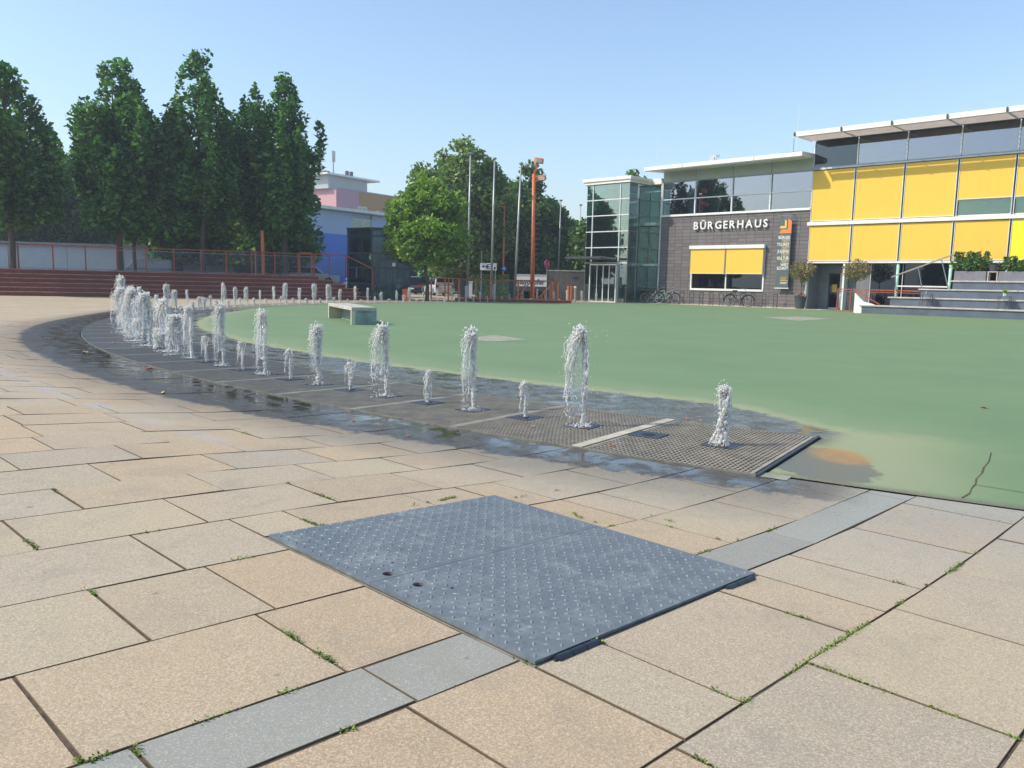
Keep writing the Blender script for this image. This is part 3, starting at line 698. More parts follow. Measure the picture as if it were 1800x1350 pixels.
def blobs(P_, S_, r_, stretch=None):      # many little drops as one mesh
    V = []; F = []
    for i, (p, s) in enumerate(zip(P_, S_)):
        q = IV*(1+r_.normal(0, .18, (len(IV), 1))); a = r_.uniform(0, 6.28); e = np.array([1, 1, r_.uniform(.8, 2.2)])
        V.append(q*s*e+p); F.append(IF+i*len(IV))
    return np.concatenate(V), np.concatenate(F)
def vnoise(x, y, z, s): return math.sin(x*7.1+s*3.3+math.sin(y*9.7+s))*.5+math.sin(y*13.3+z*5.1+s*1.7)*.3+math.sin(z*21.7+x*3.9+s*2.3)*.2
def strand(V, F, path, rad, m=5):
    base = len(V); n = len(path)
    for i, (p, r) in enumerate(zip(path, rad)):
        d = path[min(i+1, n-1)]-path[max(i-1, 0)]; d /= (np.linalg.norm(d)+1e-9)
        u = np.cross(d, [0, 1, 0] if abs(d[1]) < .9 else [1, 0, 0]); u /= np.linalg.norm(u); w = np.cross(d, u)
        for j in range(m): a = 2*math.pi*j/m; V.append(p+(u*math.cos(a)+w*math.sin(a))*r)
    for i in range(n-1):
        for j in range(m): F.append((base+i*m+j, base+i*m+(j+1) % m, base+(i+1)*m+(j+1) % m, base+(i+1)*m+j))
def jet_proto(seed, H, kind):
    """unit-height jet: strands of water rise together, spread, turn over and break up as they fall"""
    r_ = np.random.default_rng(seed); root = empty('water_jet', (0, 0, 0))
    tall = kind == 'tall'; spread = {'tall': .026, 'small': .05, 'foam': .085}[kind]; fall = {'tall': .12, 'small': .10, 'foam': .10}[kind]*r_.uniform(.75, 1.25)
    wob = r_.uniform(0, 6.28, 4); lean = r_.uniform(-.03, .02)
    def axis(t): return np.array([lean*t+.012*math.sin(t*7+wob[0])*t, .010*math.sin(t*9+wob[1])*t, t*H])
    V = []; F = []; n = 30
    for k_ in range({'tall': 26, 'small': 16, 'foam': 60}[kind]):
        a = r_.uniform(0, 6.28); q = abs(r_.normal(0, .6)); top = min(1.0, r_.normal(.9, .07)) if kind != 'foam' else min(1.0, r_.normal(.85, .16)); path = []; ph = r_.uniform(0, 6.28, 3); f0 = r_.uniform(0, .05)
        for i in range(n):
            t = f0+(top-f0)*i/(n-1); w = spread*q*(.45+.75*t+.6*max(0, t-.75)/.25*(t > .75))
            if kind == 'foam': w = spread*q*(.55+.45*(max(0, .25-t)/.25)**1.5+.35*max(0, t-.6)/.4)
            p = axis(t)+np.array([math.cos(a+t*2.2)*w, math.sin(a+t*2.2)*w*.9, 0])+np.array([math.sin(t*31+ph[0]), math.sin(t*27+ph[1]), 0])*.006*(.3+t)+r_.normal(0, .0022, 3)
            path.append(p)
        rr = [(.0068 if tall else .010 if kind == 'small' else .0125)*(1-.45*i/n)*(1+.55*math.sin(i*1.7+ph[2]))*r_.lognormal(-.15, .5)+.0008 for i in range(n)]
        strand(V, F, path, rr)
    npmesh('water_column', np.array(V), np.array(F), M['water'], root, True)
    # falling strands, mostly blown to one side
    V = []; F = []; P_ = []; S_ = []
    for k_ in range({'tall': 30, 'small': 14, 'foam': 20}[kind]):
        side = -1 if r_.random() < .8 else .35; st_t = r_.uniform(.86, .99); reach = fall*side*r_.uniform(.35, 1.1); drop = r_.uniform(.06, .26) if r_.random() < .68 else r_.uniform(.35, .85)
        if kind == 'foam': drop = r_.uniform(.04, .22); reach = fall*r_.choice([-1, 1])*r_.uniform(.1, .6)
        yo = r_.normal(0, .02); path = []; ph = r_.uniform(0, 6.28, 2); n2 = 22; p0 = axis(st_t)
        for i in range(n2):
            t = i/(n2-1); x = reach*math.sin(min(1, t*1.25)*math.pi/2); z = .035*math.sin(min(1, t*3)*math.pi)-drop*t**1.6
            path.append(p0+np.array([x+.006*math.sin(t*19+ph[0]), yo*min(1, t*2)+.005*math.sin(t*15+ph[1]), z*H])+r_.normal(0, .0018, 3))
        rr = [(.0048 if tall else .007)*(1-.5*i/n2)*r_.lognormal(-.4, .6)+.0006 for i in range(n2)]
        strand(V, F, path, rr)
        for _ in range(9 if tall else 4):
            t = r_.uniform(0, 1); e = path[-1]; P_.append((e[0]+r_.normal(0, .012), e[1]+r_.normal(0, .012), max(.01, e[2]-t*t*.45*H))); S_.append(r_.uniform(.0018, .006))
    npmesh('falling_water', np.array(V), np.array(F), M['foam'], root, True)
    nd = {'tall': 430, 'small': 170, 'foam': 420}[kind]; c1 = axis(.95)
    for _ in range(nd):
        q = r_.random()
        if q < .55: P_.append((c1[0]+r_.normal(-fall*.25, .030 if tall else .024), r_.normal(0, .022), H*(.945+r_.normal(0, .045)))); S_.append(r_.uniform(.0035, .0105))
        elif q < .72: t = r_.random(); P_.append((lean-fall*r_.uniform(.2, 1.15), r_.normal(0, .018), H*(.95-t*.9))); S_.append(r_.uniform(.0015, .006))
        elif q < .88: P_.append((lean+r_.normal(0, .075 if tall else .05), r_.normal(0, .06), H*r_.uniform(.02, 1.03))); S_.append(r_.uniform(.0012, .0032))
        else: a = r_.uniform(0, 6.28); rr = abs(r_.normal(.05, .05)); P_.append((math.cos(a)*rr, math.sin(a)*rr, abs(r_.normal(.0, .02))*H+.01)); S_.append(r_.uniform(.0025, .0075))
    v_, f_ = blobs(np.array(P_), S_, r_); tag(npmesh('water_drops', v_, f_, M['foam'], root, True), kind='stuff')
    if kind == 'tall':   # thin clear film stretched between rising and falling water
        V = []; F = []; n2, m2 = 30, 8; drop = r_.uniform(.55, .93); wide = r_.uniform(.8, 1.15)
        for i in range(n2+1):
            t = i/n2; z = H*(.965-t*drop); ex_ = lean-fall*wide*math.sin(min(1, t*1.9)*math.pi/2)*(1+.16*math.sin(t*8+seed)-.25*t)
            ax = axis(.965-t*drop)[0]
            for j in range(m2+1):
                q = j/m2; V.append((ax+(ex_-ax)*q+r_.normal(0, .0012), .024*math.sin(q*math.pi)*math.cos(t*3+seed)+.008*math.sin(q*5+t*9), z+r_.normal(0, .0015)))
        for i in range(n2):
            for j in range(m2): a = i*(m2+1)+j; F.append((a, a+1, a+m2+2, a+m2+1))
        npmesh('water_sheet', np.array(V), np.array(F), M['film'], root, True)
    nn = 150; aa_ = r_.uniform(0, 6.28, nn); rd = abs(r_.normal(.03, .045, nn))
    P_ = np.stack([np.cos(aa_)*rd, np.sin(aa_)*rd*.9, np.zeros(nn)], 1)
    v_, f_ = blobs(P_, r_.uniform(.003, .010, nn), r_); v_[:, 2] = v_[:, 2]*(.5 if tall else 1.2)+.011
    npmesh('splash_foam', v_, f_, M['foam'], root, True)
    return root
protos_t = [jet_proto(i+1, 1.0, 'tall') for i in range(5)]; protos_s = [jet_proto(20+i, 1.0, 'small') for i in range(4)]; proto_f = jet_proto(40, 1.0, 'foam')
ORD = 'first second third fourth fifth sixth seventh eighth ninth tenth eleventh twelfth thirteenth fourteenth fifteenth sixteenth seventeenth eighteenth nineteenth twentieth'.split()
def ordn(i):
    if i < 20: return ORD[i]
    tens = ['', '', 'twenty', 'thirty', 'forty', 'fifty', 'sixty', 'seventy'][(i+1)//10]; u = (i+1) % 10
    return {'twenty': 'twentieth', 'thirty': 'thirtieth', 'forty': 'fortieth', 'fifty': 'fiftieth', 'sixty': 'sixtieth'}.get(tens) if u == 0 else tens+'-'+ORD[u-1]
used = set(); heights = {0: .44, 2: .80, 3: .315, 4: .735, 5: .315, 6: .71, 7: .30, 8: .65, 9: .35, 10: .76, 11: .36, 12: .80, 14: .72}
ts = 0; tl = 0
JG = 'water jets rising from the curved grating'
for k_, th, x, y in jets:
    if k_ == 1: continue
    tall = k_ % 2 == 0
    h = heights.get(k_, random.uniform(.52, .86) if tall else random.uniform(.22, .36))
    if 14 < k_ < 26: h = random.uniform(.7, .92) if tall else random.uniform(.3, .6)
    if k_ >= 26: h *= random.choice((1.3, 1.15, 1.05, .8)) if tall else random.uniform(.6, 1.3)
    pr = proto_f if k_ in (0, 17) else random.choice(protos_t if tall or 14 < k_ < 24 else protos_s)
    w = h*random.uniform(.92, 1.15)/1.0
    w = {True: max(.85, w/.8), False: 1.0}[tall]*random.uniform(.92, 1.12)
    if 14 < k_ < 26: w *= 1.45
    if k_ >= 26: w *= random.uniform(.7, 1.35)
    if not tall and k_ < 15: w *= .6
    if k_ == 0: w = .75
    if k_ == 17: h = .33; w = 1.1
    near = k_ < 26
    if k_ == 0: lab = 'short thick white water jet nearest the end of the grating, standing alone at right'
    elif k_ == 2: lab = 'tall water jet with the widest clear sheet, next to the pale strip on the grating'
    elif k_ == 4: lab = 'tall arching water jet in front of the concrete diamond on the green ground'
    elif k_ == 6: lab = 'tall bushy-topped water jet just right of the low concrete bench'
    elif k_ == 8: lab = 'tall water jet just below and left of the low concrete bench'
    elif tall: lab = ordn(tl)+' tall water jet counted along the grating from its near right end'
    else: lab = ordn(ts)+' small water jet counted along the grating from its near right end'
    if tall: tl += 1
    else: ts += 1
    o = copy_tree(pr, (x, y, 0), random.uniform(-.5, .5) if k_ < 26 else random.choice((0, math.pi))+random.uniform(-.8, .8), lab, (w, w, h)) if True else None
    o['category'] = 'water jet'; o['group'] = JG
for p in protos_t+protos_s+[proto_f]:
    for c in list(p.children): bpy.data.objects.remove(c)
    bpy.data.objects.remove(p)
# ================================================================== FALLEN LEAVES
def fallen(px, py, s, mat, lab, z0=.004):
    p = gp(px, py); b = MB(); n = 5; a0 = random.uniform(0, 6.28)
    L = [(-1, 0, .25), (-.4, -.42, .05), (.35, -.38, .3), (1, 0, .1), (.4, .42, .35), (-.35, .4, .12), (0, 0, .0)]
    b.add([(x*s, y*s, z*s) for x, y, z in L], [(0, 1, 6), (1, 2, 6), (2, 3, 6), (3, 4, 6), (4, 5, 6), (5, 0, 6)])
    o = b.build('fallen_leaf', mat); o.location = (p.x, p.y, ground(p.x, p.y)+z0); o.rotation_euler = (0, 0, a0)
    return tag(o, lab, 'leaf', 'dry leaves lying on the ground')
fallen(1076, 785, .04, M['dryleaf'], 'orange dry leaf lying on the near grating left of the lone jet', .012)
fallen(1229, 742, .045, M['dryleaf'], 'larger orange dry leaf beyond the lone jet at the inner grating edge', .012)
fallen(1207, 739, .028, M['dryleaf'], 'smaller orange dry leaf beyond the lone jet at the inner grating edge', .012)
fallen(1731, 718, .045, M['dryleaf'], 'single rust dry leaf out on the green ground at far right', .004)
fallen(936, 752, .03, M['paleleaf'], 'pale yellow leaf on the grating between a small and a tall jet', .012)
fallen(668, 661, .04, M['paleleaf'], 'yellow leaf at the inner grating edge beyond a tall jet', .012)
fallen(286, 692, .06, M['paleleaf'], 'long pale leaf on the wet paving at left', .004)
fallen(262, 649, .07, M['dryleaf'], 'brown leaf heap against the outer grating edge at left', .004)
fallen(198, 605, .07, M['paleleaf'], 'pale leaf on the dark grating at far left', .012)
fallen(622, 741, .025, M['dryleaf'], 'small brown leaf on the wet slabs below the grating', .004)
fallen(150, 620, .08, M['paleleaf'], 'pale leaf on the wet paving where the channel bends at left', .004)
fallen(718, 767, .025, M['dryleaf'], 'small reddish leaf on the wet slabs under the grating edge', .004)
# ================================================================== LOW BENCH
A_, B_, C_ = gp(577, 559), gp(618, 571), gp(662, 571)
b = MB(); H_ = .46
d1 = (B_-A_); d2 = (C_-B_); L1, L2 = d1.length, d2.length; e1, e2 = d1.normalized(), d2.normalized()
bench = empty('low_bench', (B_.x, B_.y, 0), 0, 'low concrete block bench with dark sides and hollow front on the green ground', 'bench')
A0, B0, C0_ = A_-B_, Vector((0, 0, 0)), C_-B_; D0 = A0+(C0_-B0)*1.0
ww = .12
def inn(p, k1, k2): return p+e1*k1+e2*k2
def pr4(a, b_, c, d, z0, z1): return [(q.x, q.y, z0) for q in (a, b_, c, d)]+[(q.x, q.y, z1) for q in (a, b_, c, d)]
b = MB(); b.hexa(pr4(A0, B0, C0_, D0, H_-.09, H_)); b.build('seat_slab', M['concrete'], bench, bevel=.008)
b = MB(); b.hexa(pr4(inn(B0, -.14, .0), inn(B0, -.004, .0), inn(C0_, -.004, 0), inn(C0_, -.14, 0), 0, H_-.092)); b.build('side_panel', M['benchside'], bench)
b = MB(); b.hexa(pr4(inn(A0, .004, .0), inn(A0, .14, .0), inn(D0, .14, 0), inn(D0, .004, 0), 0, H_-.092)); b.build('side_panel', M['concretelight'], bench)
b = MB(); b.hexa(pr4(inn(A0, .15, L2*.55), inn(B0, -.15, L2*.55), inn(B0, -.15, L2*.55+.1), inn(A0, .15, L2*.55+.1), 0, H_-.092)); b.build('back_panel', M['benchside'], bench)
b = MB(); b.hexa(pr4(inn(B0, -.09, -.004), inn(B0, .004, -.004), inn(B0, .004, .1), inn(B0, -.09, .1), 0, H_-.095)); b.build('corner_edge', M['concretelight'], bench)
b = MB(); b.hexa(pr4(inn(B0, .002, .15), inn(B0, .008, .15), inn(C0_, .008, -.15), inn(C0_, .002, -.15), H_-.13, H_-.115)); b.build('groove', M['darkgrey'], bench)
# ================================================================== CIVIC HALL (local x along the facade, y into it)
hall = empty('civic_hall', (P0[0], P0[1], 0), AZ, 'modern civic hall with dark tiled wall, yellow blinds and a glass stair tower', 'building')
def fb(name, mat, *boxes, parent=None, bevel=0):
    b = MB()
    for q in boxes: b.box(*q)
    return b.build(name, mat, parent or hall, bevel=bevel)
W0, W1 = -11.2, -.06
# tiled wall with real tiles round the window opening
OX0, OX1, OZ0, OZ1 = -8.52, -2.93, 1.02, 4.05
fb('wall_backing', M['tileback'], (W0, OX0, .03, .4, 0, 6.2), (OX1, W1, .03, .4, 0, 6.2), (OX0, OX1, .03, .4, 0, OZ0), (OX0, OX1, .03, .4, OZ1, 6.2))
tiles = []; th_, tw = .2384, .62
for r_ in range(26):
    z0 = .02+r_*th_; x = W0-(.31 if r_ % 2 and False else 0)
    while x < W1-.02:
        x1 = min(x+tw, W1); cut = [(x, x1, z0, z0+th_)]
        if x1 > OX0 and x < OX1 and z0+th_ > OZ0 and z0 < OZ1:
            cut = []
            if x < OX0: cut.append((x, OX0, z0, z0+th_))
            if x1 > OX1: cut.append((OX1, x1, z0, z0+th_))
            m0, m1 = max(x, OX0), min(x1, OX1)
            if z0 < OZ0-.02: cut.append((m0, m1, z0, OZ0))
            if z0+th_ > OZ1+.02: cut.append((m0, m1, OZ1, z0+th_))
        tiles += [c for c in cut if c[1]-c[0] > .04]
        x = x1
tiles.sort(key=lambda c: -c[0]); cache = {}; rest = MB()
for i, c in enumerate(tiles):
    w, h = round(c[1]-c[0]-.016, 3), round(c[3]-c[2]-.018, 3)
    if i < 298:
        if (w, h) not in cache: cache[(w, h)] = MB().box(0, w, 0, .026, 0, h).mesh('wall_tile', M['tile'])
        o = bpy.data.objects.new('wall_tile', cache[(w, h)]); col.objects.link(o); o.parent = hall; o.location = (c[0]+.008, random.uniform(-.002, .002), c[2]+.009)
    else: rest.box(c[0]+.008, c[0]+.008+w, 0, .026, c[2]+.009, c[2]+.009+h)
tag(rest.build('wall_tiles_far_end', M['tile'], hall), kind='stuff')
fb('plinth', M['plinth'], (W0, W1, -.05, .03, -.05, .06))
# window with two yellow blinds
wi = fb('window', M['white'], (OX0, OX0+.1, -.05, .12, OZ0, OZ1), (OX1-.1, OX1, -.05, .12, OZ0, OZ1), (OX0+.1, OX1-.1, -.08, .12, OZ0, OZ0+.14), (OX0+.1, OX1-.1, -.05, .12, OZ1-.08, OZ1), (-5.78, -5.70, -.04, .1, OZ0+.14, OZ1-.08))
fb('pane', M['glassdark'], (OX0+.1, -5.78, .05, .06, OZ0+.14, OZ1-.08), parent=wi); fb('pane', M['glassdark'], (-5.70, OX1-.1, .05, .06, OZ0+.14, OZ1-.08), parent=wi)
fb('blind_box', M['white'], (OX0-.05, -5.755, -.32, -.05, 3.86, 4.1), (-5.745, OX1+.05, -.32, -.05, 3.86, 4.1), bevel=.02)
for x0, x1 in ((OX0+.06, -5.80), (-5.68, OX1-.06)):
    bl = fb('blind', M['yellow'], (x0, x1, -.22, -.215, 2.2, 3.9)); fb('bottom_bar', M['white'], (x0, x1, -.235, -.2, 2.17, 2.2), parent=bl)
fb('blind_guide', M['greym'], (OX0+.0, OX0+.04, -.23, -.2, 2.1, 3.86), (-5.77, -5.71, -.23, -.2, 2.1, 3.86), (OX1-.04, OX1+.0, -.23, -.2, 2.1, 3.86))
fb('room', M['interior'], (OX0, OX1, 3.5, 3.52, .9, 4.1), (OX0, OX1, .4, 3.5, .85, .9), (OX0, OX1, .4, 3.5, 4.1, 4.15))
# upper window band: four double windows
edges = [-11.2, -8.49, -5.64, -2.86, -.05]
fb('sill_rail', M['white'], (W0, W1, -.1, .3, 6.2, 6.31))
fb('head_rail', M['greym'], (W0, W1, .0, .3, 8.6, 8.68))
for a, b_ in zip(edges, edges[1:]):
    f = fb('window', M['whitem'], (a, a+.07, -.03, .12, 6.31, 8.6), (b_-.02, b_, -.03, .12, 6.31, 8.6), (a+.07, b_-.02, -.02, .12, 7.38, 7.45), (a+.07, b_-.02, 0, .12, 6.31, 6.35))
    fb('pane', M['glassblue'], (a+.07, b_-.02, .06, .07, 7.45, 8.6), parent=f); fb('pane', M['glassblue'], (a+.07, b_-.02, .062, .072, 6.35, 7.38), parent=f)
fb('curtain', plain('blue_curtain', '4d78b5', .8), (-11.1, -10.55, .4, .45, 6.3, 8.6), (-2.3, -1.2, .5, .55, 6.3, 8.6), (-8.4, -7.9, .5, .55, 6.3, 8.6))
fb('upper_room', M['interior'], (W0, W1, 4.5, 4.55, 6.2, 8.7), (W0, W1, .3, 4.5, 6.15, 6.2))
for a, b_ in zip(edges, edges[1:]): fb('soffit_panel', M['lightgrey'], (a+.02, b_-.015, .02, .3, 8.69, 9.62))
b = MB(); b.hexa([(-11.55, -1.75, 9.24), (-.1, -1.75, 9.24), (-.1, .3, 9.6), (-11.55, .3, 9.6), (-11.55, -1.75, 9.30), (-.1, -1.75, 9.30), (-.1, .3, 9.64), (-11.55, .3, 9.64)]); b.build('soffit', M['lightgrey'], hall)
b = MB(); b.hexa([(-11.6, -1.8, 9.30), (.0, -1.8, 9.30), (.0, 8, 9.66), (-11.6, 8, 9.66), (-11.6, -1.8, 9.56), (.0, -1.8, 9.56), (.0, 8, 9.95), (-11.6, 8, 9.95)]); b.build('roof', M['white'], hall)
fb('fascia_joint', M['greym'], (-8.5, -8.47, -1.81, -1.8, 9.3, 9.56), (-3.2, -3.17, -1.81, -1.8, 9.3, 9.56))
fb('body', M['interior'], (W0+.1, W1-.1, 4.6, 9, 0, 9.3))
s, z = fac(1257, 276, 1.0); b = MB(); b.box(s-.3, s+.05, -1.05, -.8, 9.6, 9.75); b.cbox((s-.15, -1.1, 9.85), (.3, .35, .2), .3, .3); b.cbox((s+.12, -1.0, 9.92), (.28, .3, .2), -.5, .3); b.build('roof_lamp', M['whitem'], hall)
s, _ = fac(1388, 268, 0); b = MB(); b.tube((s, .5, 9.6), (s, .5, 10.8), .025); b.bar((s-.5, .5, 9.95), (s+.5, .5, 10.0), .03); b.tube((s-.4, .5, 9.6), (s-.4, .5, 10.05), .02); b.build('antenna', M['greym'], hall)
for px, y0, y1 in ((1402, 235, 182), (1153, 296, 240)):
    s, z0 = fac(px, y0, -1); _, z1 = fac(px+4, y1, -1); b = MB(); b.tube((s, 1, z0-1.6), (s, 1, z1), .018, .008); b.build('lightning_rod', M['whitem'], hall)
# lettering BÜRGERHAUS, each letter its own part
def text_obj(txt, size, depth, mat, name, parent, loc, rot, align='LEFT', bold=0.0, sx=1.0):
    cu = bpy.data.curves.new(name, 'FONT'); cu.body = txt; cu.size = size; cu.extrude = depth; cu.align_x = align; cu.offset = bold; cu.resolution_u = 3
    o = bpy.data.objects.new(name+'_c', cu); col.objects.link(o); dg = bpy.context.evaluated_depsgraph_get(); dg.update()
    me = bpy.data.meshes.new_from_object(o.evaluated_get(dg)); bpy.data.objects.remove(o); me.materials.clear(); me.materials.append(mat)
    r = bpy.data.objects.new(name, me); col.objects.link(r); r.parent = parent; r.location = loc; r.rotation_euler = rot; r.scale = (sx, 1, 1)
    return r
lets = empty('sign_lettering', fworld(-8.38, -.0, 5.21), AZ, 'raised white capital letters BÜRGERHAUS mounted on the dark tiled wall', 'sign')
x = 0; ls = []
for c in 'BÜRGERHAUS':
    o = text_obj(c, .72, .035, M['white'], 'letter', lets, (0, -.13, .03), (R(90), 0, 0), bold=.014)
    xs_ = [v_.co.x for v_ in o.data.vertices]; ls.append((o, min(xs_), max(xs_)))
gap = (5.55-sum(b_-a for _, a, b_ in ls))/9
for o, a, b_ in ls: o.location.x = x-a; x += b_-a+gap
# banner sign beside the lettering
sg = empty('wall_banner', fworld(-1.95, -.32, 0), AZ, 'tall narrow dark grey banner with orange and yellow arrow emblem on the tiled wall', 'sign')
bw = .86
fbx = lambda name, mat, *bx: fb(name, mat, *bx, parent=sg)
fbx('panel', M['signgrey'], (0, bw, 0, .03, 1.32, 5.72)); fbx('foot_bar', M['whitem'], (-.05, bw+.05, -.02, .05, 1.25, 1.31))
fbx('bracket', M['greym'], (-.08, -.05, 0, .32, 5.9, 5.94), (-.08, bw+.02, -.02, .01, 5.9, 5.93), (bw, bw+.03, 0, .32, 5.9, 5.94), (.1, .12, 0, .02, 5.72, 5.9), (bw-.12, bw-.1, 0, .02, 5.72, 5.9))
def flat(poly, mat, name, y): b = MB(); b.add([(x, y, z) for x, z in poly], [tuple(range(len(poly)))]); return b.build(name, mat, sg)
flat([(.03, 4.78), (.86, 4.78), (.86, 5.52), (.62, 5.70), (.62, 5.02), (.20, 5.02), (.03, 4.78)][:6], M['signorange'], 'emblem_orange', -.006)
flat([(.03, 5.10), (.52, 5.10), (.52, 5.55), (.40, 5.66), (.40, 5.24), (.14, 5.24)], M['signyellow'], 'emblem_yellow', -.006)
zz = 4.42
for i, tx in enumerate(('BÜRGER', 'TREFF', 'TOURIST', 'TREFF', 'JUGEND', 'TREFF', 'KULTUR', 'TREFF', 'WIRT', 'SCHAFT')):
    text_obj(tx, .27, .002, M['white'] if i not in (1, 3, 5, 7) else M['paleleaf'], 'banner_text', sg, (bw-.06, -.008, zz), (R(90), 0, 0), 'RIGHT', .006, .78); zz -= .218
for z_, w_, m_ in ((1.98, .5, 'signorange'), (1.86, .42, 'signyellow'), (1.76, .5, 'signyellow'), (1.64, .5, 'white'), (1.56, .44, 'white')): fbx('small_print', M[m_], (.3-w_*.0, .3+w_, -.006, -.002, z_, z_+.03))
# ---------------- stair tower
T0, T1, TD = -16.15, -12.25, -2.5
tr_z = [2.85, 3.97, 5.12, 6.27, 7.40, 8.5]; mx = [T0, -15.55, -13.05, T1]
tz = [0]+tr_z
for a, b_ in zip(mx, mx[1:]):
    for z0, z1 in zip(tz, tz[1:]):
        if z0 == 0 and a == -15.55: continue
        fb('pane', M['glassgreen'], (a+.03, b_-.03, TD, TD+.012, z0+.03, z1-.03))
for y0, y1 in ((TD, -1.2), (-1.2, .05)):
    for z0, z1 in zip(tz, tz[1:]): fb('pane', M['glassgreen'], (T1-.012, T1, y0+.03, y1-.03, z0+.03, z1-.03))
for z0, z1 in zip(tz, tz[1:]): fb('pane', M['glassgreen'], (T1+.03, W0-.05, .02, .032, z0+.03, z1-.03))
fb('mullion', M['whitem'], *[(x_-.035, x_+.035, TD-.05, TD+.08, 0, 8.5) for x_ in (-15.55, -13.05)], (W0-.09, W0, -.05, .12, 0, 8.8))
fb('corner_post', M['greym'], (T0, T0+.05, TD+.013, TD+.06, 0, 8.5), (T1-.06, T1-.013, TD+.013, TD+.06, 0, 8.5), (T1-.05, T1-.013, -1.22, -1.18, 0, 8.5))
for z_ in tr_z[:-1]: fb('transom', M['whitem'], (T0, T1, TD-.04, TD-.0, z_-.035, z_+.035))
fb('side_transom', M['greym'], *[(T1, T1+.03, TD, .0, z_-.02, z_+.02) for z_ in tr_z[:-1]], *[(T1+.03, W0-.09, -.02, .015, z_-.025, z_+.025) for z_ in tr_z[:-1]])
fb('tower_roof', M['white'], (T0-.2, T1+.12, TD-.15, 3, 8.52, 8.72), (T0-.28, T1+.2, TD-.23, 3.1, 8.72, 8.95), (T1+.12, W0-.05, -.1, 3, 8.55, 8.95), bevel=.01)
fb('tower_back', M['interiorg'], (T0, W0, 3.4, 3.5, 0, 8.5)); fb('tower_left_glass', M['glassgreen'], (T0, T0+.012, TD+.07, 3.4, 0, 8.5))
fb('landing', M['interiorg'], (T0+.9, T1+1.0, -.6, 3.4, 2.7, 2.85), (T0+.9, T1+1.0, -.6, 3.4, 5.6, 5.8))
b = MB()
for i in range(16): x_ = T1-2.6+i*.2; b.box(x_, x_+.22, .6, 1.9, .3+i*.16, .36+i*.16)
for i in range(16): x_ = T1-2.6+i*.2; b.box(x_, x_+.22, .6, 1.9, 5.4-i*.16, 5.46-i*.16)
b.bar((T1-2.6, .6, .2), (T1+.7, .6, 2.9), .08, .3); b.bar((T1-2.6, .6, 5.3), (T1+.7, .6, 2.9), .08, .3); b.build('staircase', M['greym'], hall)
b = MB(); b.tube((-14.05, -.9, 0), (-14.05, -.9, 8.4), .22, n=14); b.build('column', M['seafoam'], hall, smooth=True)
fb('red_seat', plain('red_seat', 'b8513c', .6), (-12.9, -12.3, 0.4, 1.0, 2.87, 3.4), (-11.9, -11.5, .5, .9, 3.0, 3.9))
fb('stair_rail', M['whitem'], (T0+.05, T1-.05, TD+.12, TD+.15, 1.15, 1.22), (T1-.06, T1-.03, TD+.2, -.05, 1.15, 1.22))
# entrance doors + canopy
dr = fb('entrance', M['whitem'], (-15.55, -15.47, TD-.2, TD-.1, 0, 2.75), (-13.13, -13.05, TD-.2, TD-.1, 0, 2.75), (-15.47, -13.13, TD-.2, TD-.1, 2.66, 2.75), (-14.88, -14.82, TD-.18, TD-.12, .02, 2.66), (-14.32, -14.24, TD-.18, TD-.12, .02, 2.66), (-13.75, -13.69, TD-.18, TD-.12, .02, 2.66), (-15.47, -13.13, TD-.2, TD-.1, 0, .06))
for a, b_ in ((-15.47, -14.88), (-14.82, -14.32), (-14.24, -13.75), (-13.69, -13.13)): fb('door_pane', M['glassgreen'], (a, b_, TD-.155, TD-.145, .06, 2.66), parent=dr)
b = MB()
for i in range(9): b.cbox((-14.7, TD-.25-i*.2, 3.12+i*.012), (3.3, .11, .03), 0, .5)
for x_ in (-16.2, -14.9, -13.3): b.box(x_, x_+.06, TD-2.0, TD, 3.14, 3.22)
b.box(-16.35, -13.05, TD-2.05, TD-1.98, 3.1, 3.24); b.build('canopy', M['darkgrey'], hall)
# ---------------- yellow wing
bays = [-.02, 2.67, 5.49, 8.33, 11.12, 13.93, 16.7, 19.5]
YB, YT = 3.0, 8.56
for i, (a, b_) in enumerate(zip(bays, bays[1:])):
    def blind(z0, z1, m='yellow'):
        bl = fb('blind', M[m], (a+.07, b_-.07, -.14, -.132, z0, z1)); fb('bottom_bar', M['white'], (a+.07, b_-.07, -.155, -.125, z0-.035, z0), parent=bl)
    blind(YB+.05, 5.16, 'yellowbright' if i == 4 else 'yellow')
    if i < 3: blind(5.5, YT)
    else:
        blind(6.38, YT); f = fb('window', M['whitem'], (a+.05, b_-.05, -.05, .02, 5.44, 5.5), (a+.05, b_-.05, -.05, .02, 6.3, 6.37)); fb('pane', M['glassgreen'], (a+.05, b_-.05, -.02, -.01, 5.5, 6.3), parent=f)
    fb('wall_panel', M['interiorg'], (a+.03, b_-.03, .03, .1, YB, YT))
    fb('pane', M['glassblue' if i else 'glassdark'], (a+.035, b_-.035, .0, .012, 8.78, 10.36))
fb('blind_gap', M['darkgrey'], *[(x_-.03, x_+.03, -.03, .05, YB, YT) for x_ in bays[1:]])
fb('blind_guide', M['whitem'], *[(x_+.045, x_+.075, -.17, -.1, YB, YT) for x_ in bays], *[(x_-.075, x_-.045, -.17, -.1, YB, YT) for x_ in bays[1:]])
fb('floor_rail', M['white'], (-.12, 19.5, -.26, .02, 5.2, 5.42), bevel=.02)
fb('lower_rail', M['white'], (-.05, 19.5, -.16, .3, 2.88, 2.98)); fb('upper_rail', M['greym'], (-.05, 19.5, -.2, .3, 8.6, 8.76))
fb('upper_light_rail', M['whitem'], (.45, 1.2, -.215, -.2, 8.6, 8.7))
fb('clerestory_mullion', M['whitem'], *[(x_-.03, x_+.03, -.06, .05, 8.76, 10.38) for x_ in bays], (-.06, -.0, .4, .5, 9.6, 10.3))
